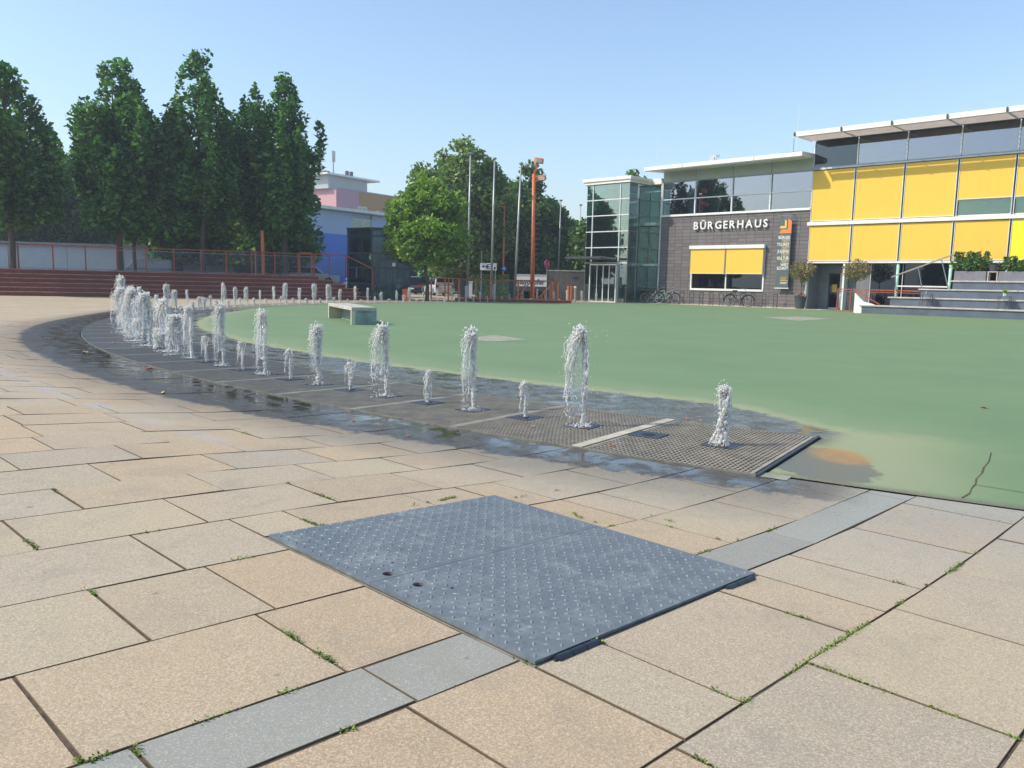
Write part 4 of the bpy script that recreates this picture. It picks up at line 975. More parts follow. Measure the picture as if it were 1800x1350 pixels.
fb('clerestory_interior', M['interior'], (0, 19.5, 5, 5.1, 8.7, 10.4), (0, 19.5, .3, 5, 8.55, 8.6), (0, 19.5, .2, 5, 10.38, 10.42))
fb('clerestory_side_glass', M['glassdark'], (-.05, -.04, .1, 5, 8.8, 10.36))
fb('wing_roof', M['white'], (-.1, 19.5, -.1, 6, 10.42, 10.58))
# projecting sun louvre: white beam segments, brackets and blades
lz = 10.42
for i, (a, b_) in enumerate(zip(bays, bays[1:])):
    fb('roof_beam', M['white'], (a-.25 if i == 0 else a+.03-.12, b_-.15, -2.34, -2.24, lz-.05, lz+.22))
    bl = MB()
    for k_ in range(9): bl.cbox(((a+b_)/2-.13, -2.06+k_*.215, lz-.02), (b_-a-.06, .12, .02), 0, .6)
    bl.build('louvre_blades', M['louvre'], hall)
b = MB()
for x_ in [bays[0]-.2]+[q-.14 for q in bays[1:]]:
    b.box(x_-.03, x_+.03, -2.3, -.1, lz-.06, lz+.06)
b.build('louvre_bracket', M['whitem'], hall)
b = MB()
for x_ in [bays[0]-.27]+[q-.13 for q in bays[1:]]: b.box(x_-.035, x_+.035, -2.42, -2.345, lz-.03, lz+.2)
b.build('beam_joint', M['darkgrey'], hall)
# ground floor of the yellow wing
fb('ground_floor_back', M['interior'], (-.0, 19.5, 4.2, 4.3, 0, 2.9), (-.0, 19.5, .1, 4.2, 2.86, 2.9))
fb('portal_frame', M['white'], (-.05, .06, -.12, 2.2, 0, 2.88), (2.3, 2.42, -.12, .4, 0, 2.88))
fb('portal_side', M['greym'], (.07, .12, .1, 2.2, .0, 2.86), (.12, 2.4, 1.6, 1.7, 2.3, 2.86), (.12, .75, 1.6, 1.7, 0, 2.3))
dd = fb('door', M['darkgrey'], (.75, .84, 1.55, 1.65, 0, 2.3), (1.45, 1.5, 1.55, 1.65, 0, 2.3), (1.74, 1.86, 1.5, 1.65, 0, 2.3), (.84, 1.45, 1.55, 1.65, 2.2, 2.3))
fb('door_pane', M['glassdark'], (.84, 1.45, 1.59, 1.6, .1, 2.2), parent=dd); fb('door_pane', M['glassdark'], (1.86, 2.3, 1.59, 1.6, .1, 2.3), parent=dd)
fb('door_frame', M['whitem'], (1.5, 1.74, 1.5, 1.66, 0, 2.3)); fb('notice', M['signyellow'], (1.0, 1.3, 1.56, 1.58, 1.1, 1.6)); fb('door_sill', M['whitem'], (.84, 1.7, 1.5, 1.56, 0, .12))
fb('side_wall', M['planter'], (2.42, 3.7, .5, .6, 0, 2.86))
for a, b_ in ((3.75, 5.4), (5.6, 8.25), (8.45, 11.0), (11.2, 13.8), (14, 16.6), (16.8, 19.4)):
    f = fb('window', M['whitem'], (a, a+.04, .44, .5, 0, 2.86), (b_-.04, b_, .44, .5, 0, 2.86)); fb('pane', M['glassdark'], (a+.04, b_-.04, .46, .47, 0, 2.86), parent=f)
for x_ in bays[2:]:
    b = MB(); b.tube((x_, .0, 0), (x_, .0, 2.88), .09, n=12); b.build('column', M['seafoam'], hall, smooth=True)
fb('window_rail', M['white'], (5.5, 8.35, -.08, -.03, 1.5, 1.58)); 
# ================================================================== STAGE STEPS at the right
stg = empty('seating_steps', (P0[0], P0[1], 0), AZ, 'wide grey seating steps with pale treads in front of the yellow wing', 'steps')
ds = [-5.1, -4.2, -3.35, -2.5]; pxl = [1511, 1561, 1615, 1671]; pyl = [537, 523, 508, 492]; hz = [.46, .93, 1.40, 1.87]
for k_ in range(4):
    s0 = fac(pxl[k_], pyl[k_], -ds[k_])[0]; d0 = ds[k_]; d1_ = ds[k_+1] if k_ < 3 else -1.2
    fb('riser', M['stageface'], (s0+.12, 19, d0, d1_+.03, 0 if k_ == 0 else hz[k_-1]-.05, hz[k_]-.075), parent=stg)
    x_ = s0; L_ = 2.35
    while x_ < 19: fb('tread_plank', M['stagetop'], (x_, min(x_+L_-.015, 19), d0-.07, d1_+.05, hz[k_]-.073, hz[k_]), parent=stg, bevel=.006); x_ += L_
b = MB(); s0 = fac(1503, 520, 4.4)[0]
b.sideprism([(s0+.0, 0), (s0+.55, 0), (s0+1.1, .48), (s0+.5, .62), (s0, 1.1)], -4.45, -4.35); b.build('wedge_wall', M['white'], stg)
fb('end_block', M['white'], (fac(1511, 540, 5.1)[0]-.3, fac(1511, 540, 5.1)[0]+.1, -5.0, -4.5, 0, .44), parent=stg)
# planters, shrubs, pots, chair, small tables
def bush(name, lab, cat, s, d, z0, sx, sy, sz, n, mat, leaf=.07, group=None, seed=1, sprigs=4):
    r_ = np.random.default_rng(seed); root = empty(name, fworld(s, d, z0), AZ, lab, cat, group)
    P_ = []
    for _ in range(n):
        q = r_.normal(0, 1, 3); q /= np.linalg.norm(q); q *= r_.random()**.35; P_.append((q[0]*sx*(1+.2*math.sin(q[1]*9)), q[1]*sy, sz*.5+q[2]*sz*.5))
    for _ in range(sprigs):
        x_, y_ = r_.uniform(-sx*.8, sx*.8), r_.uniform(-sy*.5, sy*.5)
        for t in np.linspace(0, 1, 26): P_.append((x_+r_.normal(0, .04), y_+r_.normal(0, .04), sz*(.75+t*.5)))
    o = leaves_obj('foliage', np.array(P_), leaf, mat, root, r_); b = MB()
    for _ in range(7): b.tube((0, 0, 0), (r_.uniform(-sx, sx)*.7, r_.uniform(-sy, sy)*.6, sz*.8), .012, .005, 5)
    b.build('stem', M['bark'], root); return root
def leaves_obj(name, P_, size, mat, parent, r_, up=.35):
    n = len(P_); s = size*r_.uniform(.6, 1.35, n)[:, None]
    a = r_.normal(0, 1, (n, 3)); a /= np.linalg.norm(a, axis=1)[:, None]
    nrm = r_.normal(0, 1, (n, 3)); nrm[:, 2] = abs(nrm[:, 2])+up; nrm /= np.linalg.norm(nrm, axis=1)[:, None]
    a = a-nrm*(a*nrm).sum(1)[:, None]; a /= np.linalg.norm(a, axis=1)[:, None]; b_ = np.cross(nrm, a)
    V = np.stack([P_-a*s, P_-b_*s*.62-nrm*s*.12, P_+a*s, P_+b_*s*.62-nrm*s*.12], 1).reshape(-1, 3)
    F = np.arange(n*4).reshape(n, 4)
    return npmesh(name, V, F, mat, parent)
def planter(s0, s1, lab):
    r_ = empty('planter', fworld((s0+s1)/2, -1.85, 1.87), AZ, lab, 'planter', 'long planters on the top step'); h = (s1-s0)/2
    fb('box', M['planter'], (-h, h, -.3, .3, 0, .5), parent=r_, bevel=.01); fb('soil', M['soil'], (-h+.04, h-.04, -.26, .26, .501, .505), parent=r_)
    return r_
sp0, _ = fac(1679, 480, 2); sp1, _ = fac(1735, 480, 2); planter(sp0, sp1, 'long grey planter box left of the pot on the top step')
sq0, _ = fac(1757, 480, 2); planter(sq0, sq0+2.6, 'long grey planter box at the right edge of the picture')
bush('shrub', 'leafy green shrub with upright shoots in the planter left of the pot', 'shrub', (sp0+sp1)/2-.02, -1.9, 2.33, (sp1-sp0)*.66, .45, .85, 1500, M['leafmid'], .08, 'shrubs in the planters', 3, 16)
bush('shrub', 'dense green shrub in the planter at the right edge of the picture', 'shrub', sq0+1.3, -1.9, 2.33, 1.5, .45, .65, 1700, M['leafmid'], .08, 'shrubs in the planters', 4, 14)
def pot(name, lab, s, d, z0, r0, r1, h, mat, cat='plant pot', group=None):
    r_ = empty(name, fworld(s, d, z0), AZ, lab, cat, group); b = MB(); b.lathe([(r0, 0), (r1, h), (r1+.02, h), (r1+.02, h-.04)][:3], n=20); b.build('pot_body', mat, r_, smooth=False); b = MB(); b.lathe([(r1-.03, h+.001), (r1-.03, h+.005)], n=16); b.build('soil', M['soil'], r_); return r_
s, z = fac(1745, 478, 2.2); pot('plant_pot', 'dark round pot standing on the stool between the planters', s, -2.0, 2.36, .2, .27, .38, M['darkgrey'])
st_ = empty('stool', fworld(s, -2.0, 1.87), AZ, 'wooden stool under the dark pot on the top step', 'stool')
fb('seat', M['stagetop'], (-.25, .25, -.2, .2, .45, .49), parent=st_)
for a in (-.21, .21):
    for c in (-.16, .16): fb('leg', M['stagetop'], (a-.025, a+.025, c-.025, c+.025, 0, .45), parent=st_)
for px, py, k_, lab, lab2 in ((1629, 522, 1, 'small metal side table on the lower steps, left one', 'small grey lantern on the left side table'), (1766, 530, 1, 'small metal side table on the lower steps, right one under the white pot', 'white pot with a green plant on the right side table')):
    s, _ = fac(px, py, 4.6); t_ = empty('side_table', fworld(s, -4.65, .46), AZ, lab, 'side table', 'small tables on the steps')
    fb('table_top', M['darkgrey'], (-.26, .26, -.2, .2, .62, .64), parent=t_)
    for a in (-.24, .24):
        for c in (-.18, .18): fb('leg', M['darkgrey'], (a-.012, a+.012, c-.012, c+.012, 0, .62), parent=t_)
    if px < 1700: q = pot('lantern', lab2, s, -4.65, 1.10, .07, .06, .2, M['greym'], 'lantern')
    else:
        q = pot('plant_pot', lab2, s, -4.65, 1.10, .08, .1, .15, M['white']); r_ = np.random.default_rng(9)
        leaves_obj('foliage', r_.normal(0, .06, (120, 3))+np.array([0, 0, .22]), .04, M['leafbright'], q, r_)
# handrail climbing beside the steps
hr = empty('stair_handrail', fworld(5.8, -3.4, .0), AZ, 'grey sloping metal handrail on leaning posts left of the seating steps', 'handrail')
def L3(px, py, off): s, z = fac(px, py, off); return Vector((s-5.8, -off+3.4, z))
rA, rB = L3(1567, 487, 3.6), L3(1680, 446, 1.9); b = MB(); b.bar(rA, rB, .05, .07); b.build('rail', M['louvre'], hr)
for t, (px, py) in ((.02, (1575, 511)), (.38, (1621, 509)), (.74, (1667, 508))):
    p = rA.lerp(rB, t+.04); q = L3(px, py, 3.3-t*1.6); b = MB(); b.bar(p, q, .035, .05); b.build('post', M['greym'], hr)
# orange railing by the entrance
rl = empty('entrance_railing', fworld(2.9, -3.2, 0), AZ, 'orange metal railing with a short sloping stair rail by the hall entrance', 'railing')
def L4(px, py, off): s, z = fac(px, py, off); return Vector((s-2.9, -off+3.2, z))
a, b_ = L4(1473, 508, 3.2), L4(1620, 512, 3.2); bb = MB(); bb.bar(a, b_, .05, .05); bb.bar(a-Vector((0, 0, .12)), b_-Vector((0, 0, .12)), .03, .03); bb.bar((a.x, a.y, .08), (b_.x*.3, b_.y, .08), .03, .03); bb.build('top_rail', M['rust'], rl)
for px in (1473, 1496, 1523): p = L4(px, 509, 3.2); bb = MB(); bb.bar(p, (p.x, p.y, 0), .04, .04); bb.build('post', M['rust'], rl)
p = L4(1500, 509, 3.2); q = L4(1546, 535, 3.4); bb = MB(); bb.bar(p, q, .05, .05); bb.build('sloping_rail', M['rust'], rl)
b = MB()
x_ = a.x+.05
while x_ < a.x+2.2: b.bar((x_, a.y, .1), (x_, a.y, a.z-.13), .008); x_ += .09
b.build('infill_bars', M['greym'], rl)
# potted trees either side of the entrance
def potted(lab, px, py, off, hcrown, rcrown, ztop, seed):
    s, _ = fac(px, py, off); r_ = np.random.default_rng(seed); root = empty('potted_tree', fworld(s, -off, .0), AZ, lab, 'potted tree', 'ball-headed trees in dark pots by the entrance')
    b = MB(); b.lathe([(.26, 0), (.36, .75), (.39, .75), (.39, .80)], n=20); b.build('pot', M['darkgrey'], root); b = MB(); b.lathe([(.34, .801), (.34, .805)], n=14); b.build('soil', M['bark'], root)
    b = MB(); b.path([(0, 0, .8), (.02, .01, 1.3), (-.01, 0, ztop-hcrown)], .025)
    for _ in range(9): a_ = r_.uniform(0, 6.28); b.tube((0, 0, ztop-hcrown-.1), (rcrown*.7*math.cos(a_), rcrown*.7*math.sin(a_), ztop-hcrown*r_.uniform(.3, .7)), .012, .005, 5)
    b.build('trunk', M['bark'], root)
    q = r_.normal(0, 1, (1500, 3)); q /= np.linalg.norm(q, axis=1)[:, None]; q *= (r_.random(1500)**.4)[:, None]; q = q*np.array([rcrown, rcrown, hcrown*.55])+np.array([0, 0, ztop-hcrown*.5])
    leaves_obj('crown', q[:650], .06, M['leafolive'], root, r_); leaves_obj('blossom', q[650:]*np.array([1.04, 1.04, 1.02]), .055, M['leafred'], root, r_)
    q = r_.normal(0, .14, (220, 3)); q[:, 2] = abs(q[:, 2])*.5+.82; leaves_obj('underplanting', q, .05, M['leafred'], root, r_)
potted('potted standard tree in a dark pot against the dark tiled wall end', 1406, 540, .75, 1.25, .82, 3.0, 11)
potted('potted standard tree with reddish crown behind the orange railing', 1501, 540, 1.4, 1.2, .82, 3.0, 12)
# ================================================================== BICYCLES AND RACKS
def bike_proto(cf):
    root = empty('bicycle', (0, 0, 0)); Rw = .335
    for x_ in (-.53, .53):
        b = MB(); b.torus((x_, 0, Rw), Rw-.02, .018, 26, 6)
        w = b.build('wheel', M['black'], root); b = MB()
        for k_ in range(14): a = k_*math.pi/7; b.tube((x_, 0, Rw), (x_+(Rw-.03)*math.cos(a), 0, Rw+(Rw-.03)*math.sin(a)), .0025, n=4, caps=False)
        b.tube((x_, -.04, Rw), (x_, .04, Rw), .02); b.build('spokes', M['greym'], w); b = MB(); b.torus((x_, 0, Rw), Rw-.045, .007, 26, 5); b.build('rim', M['whitem'], w)
    b = MB(); bb_, sea, hd, hl = (-.08, 0, .29), (-.22, 0, .82), (.36, 0, .86), (.40, 0, .70)
    for p, q, r_ in ((bb_, sea, .018), (bb_, hl, .022), ((-.17, 0, .62), hd, .018), (hd, hl, .02)): b.tube(p, q, r_)
    for y_ in (-.05, .05):
        b.tube(bb_, (-.53, y_, Rw), .011); b.tube((-.19, 0, .72), (-.53, y_, Rw), .010); b.tube((.40, y_*.8, .68), (.53, y_, Rw), .013)
    b.build('frame', cf, root)
    b = MB(); b.path([(hd[0], 0, hd[2]), (.34, 0, 1.0), (.28, -.28, 1.05), (.14, -.3, 1.03)], .013); b.path([(.34, 0, 1.0), (.28, .28, 1.05), (.14, .3, 1.03)], .013); b.build('handlebar', M['greym'], root)
    b = MB(); b.cbox((-.25, 0, .93), (.27, .15, .06)); b.tube(sea, (-.24, 0, .9), .014); b.build('saddle', M['black'], root, bevel=.02)
    b = MB(); b.torus((-.08, 0, .29), .09, .01, 16, 5); b.tube((-.08, -.08, .29), (.04, -.1, .18), .01); b.tube((-.08, .08, .29), (-.2, .1, .40), .01); b.build('crank', M['black'], root)
    b = MB(); b.box(-.8, -.35, -.07, .07, .74, .76); b.tube((-.75, .05, .74), (-.53, .05, Rw), .007); b.tube((-.75, -.05, .74), (-.53, -.05, Rw), .007); b.build('carrier', M['black'], root)
    for x_ in (-.53, .53):
        b = MB(); pts_ = [(x_+(Rw+.03)*math.cos(a), 0, Rw+(Rw+.03)*math.sin(a)) for a in np.linspace(R(20), R(190), 12)]
        for p, q in zip(pts_, pts_[1:]): b.bar(p, q, .06, .006, (0, 1, 0))
        b.build('mudguard', M['black'], root)
    return root
BG = 'bicycles parked along the tiled wall'
bk = bike_proto(M['black']); s, d = sn(1302, 539); bk.location = fworld(s, -.85, .012); bk.rotation_euler = (0, 0, AZ+R(18)); bk.scale = (1.12,)*3
tag(bk, 'black bicycle with carrier leaning alone in the racks below the window', 'bicycle', BG)
bikecol = [plain('bike_green', '7fa08c', .4), plain('bike_red', '8b3a3a', .4), plain('bike_white', 'b9bdba', .4)]
for i, (px, dd_, rz, lab) in enumerate(((1146, -.9, 60, 'dark red bicycle at the left end of the racks by the glass tower'), (1157, -.8, 25, 'grey bicycle in the middle of the three parked by the glass tower'), (1172, -.9, 10, 'pale green bicycle right of the others parked by the glass tower'))):
    b2 = copy_tree(bk, fworld(fac(px, 530, -dd_)[0], dd_, .012), AZ+R(rz), lab, 1.12)
    for c in b2.children:
        if c.name.startswith('frame'):
            c.data = c.data.copy(); c.data.materials[0] = bikecol[(1, 2, 0)[i]]
racks = [1196, 1203, 1212, 1222, 1231, 1243, 1252, 1264, 1275, 1285, 1318, 1330, 1342, 1353, 1366, 1377]
lr = None; RN = 'leftmost|second from the left|third from the left|fourth from the left|fifth from the left|sixth from the left|seventh from the left|last'.split('|')
s_ = -9.5; k_ = 0
while s_ < -1.5:
    b = MB(); h = .88; b.path([(s_, -.95, 0), (s_, -.95, h), (s_, -.45, h), (s_, -.45, 0)], .022); b.tube((s_, -.95, .45), (s_, -.45, .45), .015)
    b.path([(s_, -.45, h), (s_+.95, -.45, h)], .014) if False else None
    o = b.build('bike_rack', M['darkgrey']); o.location = (P0[0], P0[1], 0); o.rotation_euler = (0, 0, AZ)
    tag(o, 'dark steel tube hoop of the bike rack, '+ordn(k_)+' from the glass tower end', 'bike rack', 'bike rack hoops along the tiled wall'); s_ += .78; k_ += 1
# ================================================================== TREES
def tree(lab, x, y, z0, H, prof, rad, mat, n_lobes, per, leaf, trunk_h, tr=.16, seed=1, group=None, lobe=.6, cat='tree', sparse=0, lean=0, zst=.95):
    """prof: list of (height fraction, radius fraction) for the crown outline"""
    r_ = np.random.default_rng(seed); root = empty('broadleaf_tree', (x, y, z0), 0, lab, cat, group)
    hs = np.array([p[0] for p in prof]); rs = np.array([p[1] for p in prof])
    C = []
    zz = r_.uniform(hs[0], hs[-1], n_lobes*6); w = np.interp(zz, hs, rs)**1.4; keep_ = r_.random(len(zz)) < w/w.max(); zz = zz[keep_][:n_lobes]
    zz = np.concatenate([zz, np.linspace(.82, .99, 7)])
    lead = []
    if zst > 1:
        for i in range(13):
            a = 2.4*i+r_.uniform(-.4, .4); hb = r_.uniform(.2, .45); ht = min(.93, hb+r_.uniform(.22, .48)); ro = rad*np.interp(hb+.08, hs, rs)*r_.uniform(.55, 1.05)
            for t in np.linspace(0, 1, 9): lead.append((a, hb+(ht-hb)*t, ro*(.35+.65*math.sin(t*math.pi*.62)), .62-.34*t))
        zz = zz[:int(n_lobes*.5)]; zz = np.concatenate([zz, np.linspace(.6, .99, 12)])
    b = MB(); top = H*.9
    pts_ = [(0, 0, -.3)]
    for i in range(1, 8): t = i/7; pts_.append((lean*t+r_.normal(0, .05), r_.normal(0, .05), top*t))
    for i in range(7): b.tube(pts_[i], pts_[i+1], tr*(1-i/8.0), tr*(1-(i+1)/8.0), 8, caps=False)
    P_ = []
    for h in zz:
        rr = np.interp(h, hs, rs)*rad*(.74 if zst > 1 else 1); a = r_.uniform(0, 6.28); q = rr*(1-(r_.random()**2.2)*.75)*r_.uniform(.82, 1.12)
        c = np.array([q*math.cos(a)+lean*h, q*math.sin(a), h*H]); L = lobe*r_.uniform(.65, 1.35)*(1 if h < .8 else .62)
        n = int(per*r_.uniform(.7, 1.3)*(L/lobe)**2)
        d = r_.normal(0, 1, (n, 3)); d /= np.linalg.norm(d, axis=1)[:, None]; d *= (r_.random(n)**.45)[:, None]
        d = d*np.array([L, L, L*zst]); d[:, 2] += .25*L*(1-((d[:, 0]**2+d[:, 1]**2)/L**2))
        P_.append(c+d)
        if r_.random() < .4:
            hb = min(H*.8, max(trunk_h*.9, h*H-q*.75)); b.tube((lean*h, 0, hb), tuple(c), .05, .015, 5, caps=False)
    for a, h, q, L in lead:
        n = int(per*.62*(L/.5)**1.6); c = np.array([q*math.cos(a), q*math.sin(a), h*H]); d = r_.normal(0, 1, (n, 3)); d /= np.linalg.norm(d, axis=1)[:, None]; d *= (r_.random(n)**.45)[:, None]; P_.append(c+d*np.array([L, L, L*1.5]))
    P_ = np.concatenate(P_); P_ = P_[P_[:, 2] > trunk_h*.8]
    b.build('trunk', M['bark'], root); leaves_obj('crown', P_, leaf, mat, root, r_)
    return root
PYR = [(.2, .62), (.28, .95), (.42, 1.0), (.55, .95), (.68, .80), (.8, .60), (.9, .40), (1, .15)]
RND = [(.18, .45), (.28, .85), (.42, 1.0), (.6, .98), (.75, .82), (.88, .55), (1, .15)]
OVA = [(.12, .6), (.25, .9), (.5, 1.0), (.7, .9), (.85, .6), (1, .15)]
TZ = 1.30          # terrace behind the timber steps
TG = 'pointed trees on the terrace behind the timber steps'
def T(px, D): p = at(px, 470, D); return p.x
def topz(px, py, D): return at(px, py, D).z
DT = 47.5
spec = [(22, 98, 3.3, 'tall dark tree cut off by the left edge of the picture', 43.5), (212, 88, 3.0, 'pointed dark tree with twin tips, second from the left', 46.5), (358, 66, 2.9, 'tallest pointed tree with the slim high tip', 49), (503, 120, 3.4, 'broad pointed tree standing nearest the blue building', 50.5)]
for i, (px, py, rad, lab, D) in enumerate(spec):
    tree(lab, T(px, D), D, TZ, topz(px, py, D)-TZ-(1.1 if i == 2 else .6), PYR, rad*(.98 if i < 3 else .68), M['leafdark'], 165, 110, .165, 2.9, .19, 30+i, TG, .60, zst=1.5)
# extra side tips
for i, (px, py, D, lab) in enumerate(((237, 118, 48, 'slim dark tree whose tip shows right of the twin-tipped tree'), (452, 150, 52, 'slim dark tree just left of the broad one by the blue building'))):
    tree(lab, T(px, D), D, TZ, topz(px, py, D)-TZ, PYR, 1.8, M['leafdark'], 80, 100, .165, 2.3, .13, 50+i, TG, .55, zst=1.5)
bk_spec = [(-30, 250, 72, 5.0), (70, 240, 70, 4.4), (125, 265, 71, 4.2), (168, 290, 73, 4.6), (282, 215, 58, 2.9), (325, 260, 62, 3.6), (418, 235, 60, 3.2), (448, 260, 58, 2.4), (500, 270, 60, 1.8)]
for i, (px, py, D, rad) in enumerate(bk_spec):
    tree('rounded mid-green tree in the second row, '+ordn(i)+' from the left edge', T(px, D), D, .9, topz(px, py, D)-.9, OVA, rad, M['leafmid'] if i % 2 else M['leafdark'], 90, 130, .21, 1.5, .2, 70+i, 'second row of trees behind the terrace', 1.0)
hd = [(-20, 82, 330), (70, 82, 345), (150, 84, 350), (255, 72, 350), (330, 66, 350), (420, 66, 360), (452, 68, 380)]
for i, (px, D, py) in enumerate(hd):
    tree('low dark bushy tree closing the gap beyond the terrace, '+ordn(i)+' from the left edge', T(px, D), D, .6, topz(px, py, D)-.6, OVA, 4.2, M['leafdark'], 60, 120, .26, .6, .2, 90+i, 'bushy trees beyond the terrace', 1.15)
# middle group
p = gp(750, 529); tree('bright green round-crowned tree with a slim bare trunk behind the jets', p.x, p.y, 0, topz(757, 312, p.y), [(.30, .35), (.38, .8), (.48, 1.0), (.62, .98), (.75, .85), (.88, .55), (1, .12)], 2.25, M['leafbright'], 165, 150, .13, 2.75, .13, 120, None, .62)
MG = 'trees round the car park between the buildings'
for i, (px, py, D, rad, pr, mt, lab, nl, per, lf) in enumerate(((812, 238, 66, 4.1, RND, 'leafolive', 'large airy tree towering behind the bright green tree', 210, 150, .2), (868, 285, 70, 2.7, OVA, 'leafmid', 'drooping tree edge right of the large airy tree', 90, 120, .2),
    (926, 280, 74, 2.7, PYR, 'leafmid', 'narrow upright tree behind the orange floodlight mast', 130, 150, .22), (965, 343, 76, 2.5, RND, 'leafmid', 'rounded tree right of the orange floodlight mast', 90, 150, .22), (900, 400, 72, 3.2, RND, 'leafmid', 'lower leafy tree behind the direction sign', 80, 130, .22), (1000, 395, 92, 3.2, RND, 'leafdark', 'dark tree in front of the yellow house', 70, 120, .24), (745, 420, 95, 7, RND, 'leafdark', 'wide dark tree beyond the parked cars', 110, 130, .32), (830, 420, 90, 6, RND, 'leafdark', 'dark tree beyond the direction sign', 100, 130, .32), (690, 435, 100, 4, RND, 'leafdark', 'small dark tree beside the blue building', 60, 120, .32), (1038, 372, 66, 1.8, OVA, 'leafmid', 'slim tree seen through the glass tower corner', 60, 120, .2), (1097, 294, 86, 3.2, RND, 'leafmid', 'tree crown rising above the roof of the glass tower', 80, 150, .26))):
    tree(lab, at(px, 490, D).x, D, 0, topz(px, py, D)-.7, pr, rad*.93, M[mt], nl, per, lf, 1.2 if i > 3 else 2.2, .28 if i == 0 else .18, 140+i, MG, 1.0 if i < 4 else 1.3)
# hedges
def hedge(lab, px0, px1, D, ztop, depth, mat, n, seed):
    r_ = np.random.default_rng(seed); x0, x1 = at(px0, 490, D).x, at(px1, 490, D).x; root = empty('hedge', ((x0+x1)/2, D, 0), 0, lab, 'hedge', 'hedges round the car park'); h = (x1-x0)/2
    b = MB(); b.box(-h+.15, h-.15, .15, depth-.15, 0, ztop-.15); b.build('branches', M['leafdark'], root)
    P_ = np.stack([r_.uniform(-h, h, n), r_.uniform(-.1, depth, n), r_.uniform(0, ztop, n)], 1); k_ = r_.random(n); P_[k_ < .55, 1] = r_.normal(0, .08, (k_ < .55).sum()); P_[k_ > .8, 2] = ztop+r_.normal(0, .07, (k_ > .8).sum())
    leaves_obj('foliage', P_, .14, mat, root, r_)
hedge('clipped bright green hedge block below the white direction sign', 839, 893, 64, 1.72, 1.6, M['leafbright'], 3800, 5)
hedge('long dark hedge behind the banner and the dark wall', 893, 1030, 70, 2.3, 1.5, M['leafmid'], 5200, 6)
# ================================================================== TIMBER STEPS + TERRACE at left
L0, L1_ = gp(-160, 517.5), gp(652, 527.3)
dv = (L1_-L0); LL = dv.length; az = math.atan2(dv.y, dv.x)
ts_ = empty('timber_steps', (L0.x, L0.y, 0), az, 'long bank of dark red timber seating steps along the left of the square', 'steps')
NS, RH, TDp = 6, .2333, .36
for k_ in range(NS):
    z1 = RH*(k_+1); y0 = k_*TDp; xe = LL-(0 if k_ < 1 else (.55 if k_ < 3 else .55+(k_-2)*.75)); x_ = 0; i = 0
    while x_ < xe-.05:
        L_ = min(4.6, xe-x_)
        b = MB(); b.box(x_+.006, x_+L_-.006, y0+.03, y0+.06, z1-RH+.012, z1-.065); b.build('riser_board', M['wood'], ts_)
        b = MB(); b.box(x_+.006, x_+L_-.006, y0-.015, y0+.14, z1-.052, z1); b.build('tread_board', M['woodedge'], ts_)
        b = MB(); b.box(x_+.006, x_+L_-.006, y0+.152, y0+TDp+.02, z1-.045, z1-.001); b.build('tread_board', M['wood'], ts_); x_ += L_
    b = MB(); b.box(0, xe-.03, y0+.065, y0+TDp+.06, 0, z1-.05); b.build('carcass', M['rustdark'], ts_)
te = empty('terrace', (L0.x, L0.y, 0), az); tag(te, kind='structure')
b = MB(); b.box(-30, LL-3.2, NS*TDp+.07, NS*TDp+22, 0, TZ+.06); b.build('terrace_ground', M['asphalt'], te)
# fence on the terrace edge
fc = empty('terrace_fence', (L0.x, L0.y, 0), az, 'rust-coloured post and rail fence with wire mesh on top of the timber steps', 'fence')
fy = NS*TDp+.12; yv = Vector((-math.sin(az), math.cos(az), 0)); xv = Vector((math.cos(az), math.sin(az), 0)); fo = L0+yv*fy
def onfence(px):
    d = ray(px, 470); # ray meets vertical plane through fo along xv
    t = (fo.x*yv.x+fo.y*yv.y)/(d.x*yv.x+d.y*yv.y); return (Vector((d.x*t, d.y*t, 0))-Vector((L0.x, L0.y, 0))).dot(xv)
posts = [onfence(p) for p in (-80, -28, 33, 94, 151, 206, 257, 306, 354, 398, 442, 483, 524, 552, 579, 608)]
FT = TZ+.1+1.32
for x_ in posts: b = MB(); b.box(x_-.035, x_+.035, fy-.03, fy+.03, TZ, FT-.03); b.build('post', M['rust'], fc)
for a, c in zip(posts, posts[1:]):
    b = MB(); b.box(a, c-.005, fy-.045, fy+.045, FT-.028, FT+.03); b.build('top_rail', M['rust'], fc)
    b = MB(); b.box(a+.04, c-.04, fy-.012, fy+.012, FT-.17, FT-.14); b.box(a+.04, c-.04, fy-.012, fy+.012, TZ+.14, TZ+.17)
    x_ = a+.06
    while x_ < c-.05: b.box(x_-.0022, x_+.0022, fy-.003, fy+.003, TZ+.17, FT-.17); x_ += .07
    z_ = TZ+.22
    while z_ < FT-.18: b.box(a+.04, c-.04, fy-.003, fy+.003, z_-.0022, z_+.0022); z_ += .07
    b.build('mesh_panel', M['greym'], fc)
e = posts[-1]; b = MB(); b.bar((e, fy, FT), (e+1.35, fy-1.3, FT-.8), .06, .06); b.bar((e+1.35, fy-1.3, FT-.8), (e+1.35, fy-1.3, .6), .05, .05); b.build('stair_rail', M['rust'], fc)
a, c = posts[12], posts[13]; b = MB(); b.box(a+.08, a+.16, fy+.1, fy+.18, TZ, FT+.1); b.box(c-.16, c-.08, fy+.1, fy+.18, TZ, FT+.1); b.box(a+.08, c-.08, fy+.1, fy+.18, FT-.02, FT+.1); b.build('gate_frame', M['orange'], fc)
b = MB(); b.box(-.09, .09, -.09, .09, 0, 2.75); o = b.build('steel_post', M['orange'], bevel=.01); p = fo+xv*onfence(464)+yv*.35; o.location = (p.x, p.y, TZ); tag(o, 'thick orange steel post standing behind the timber steps fence', 'post')
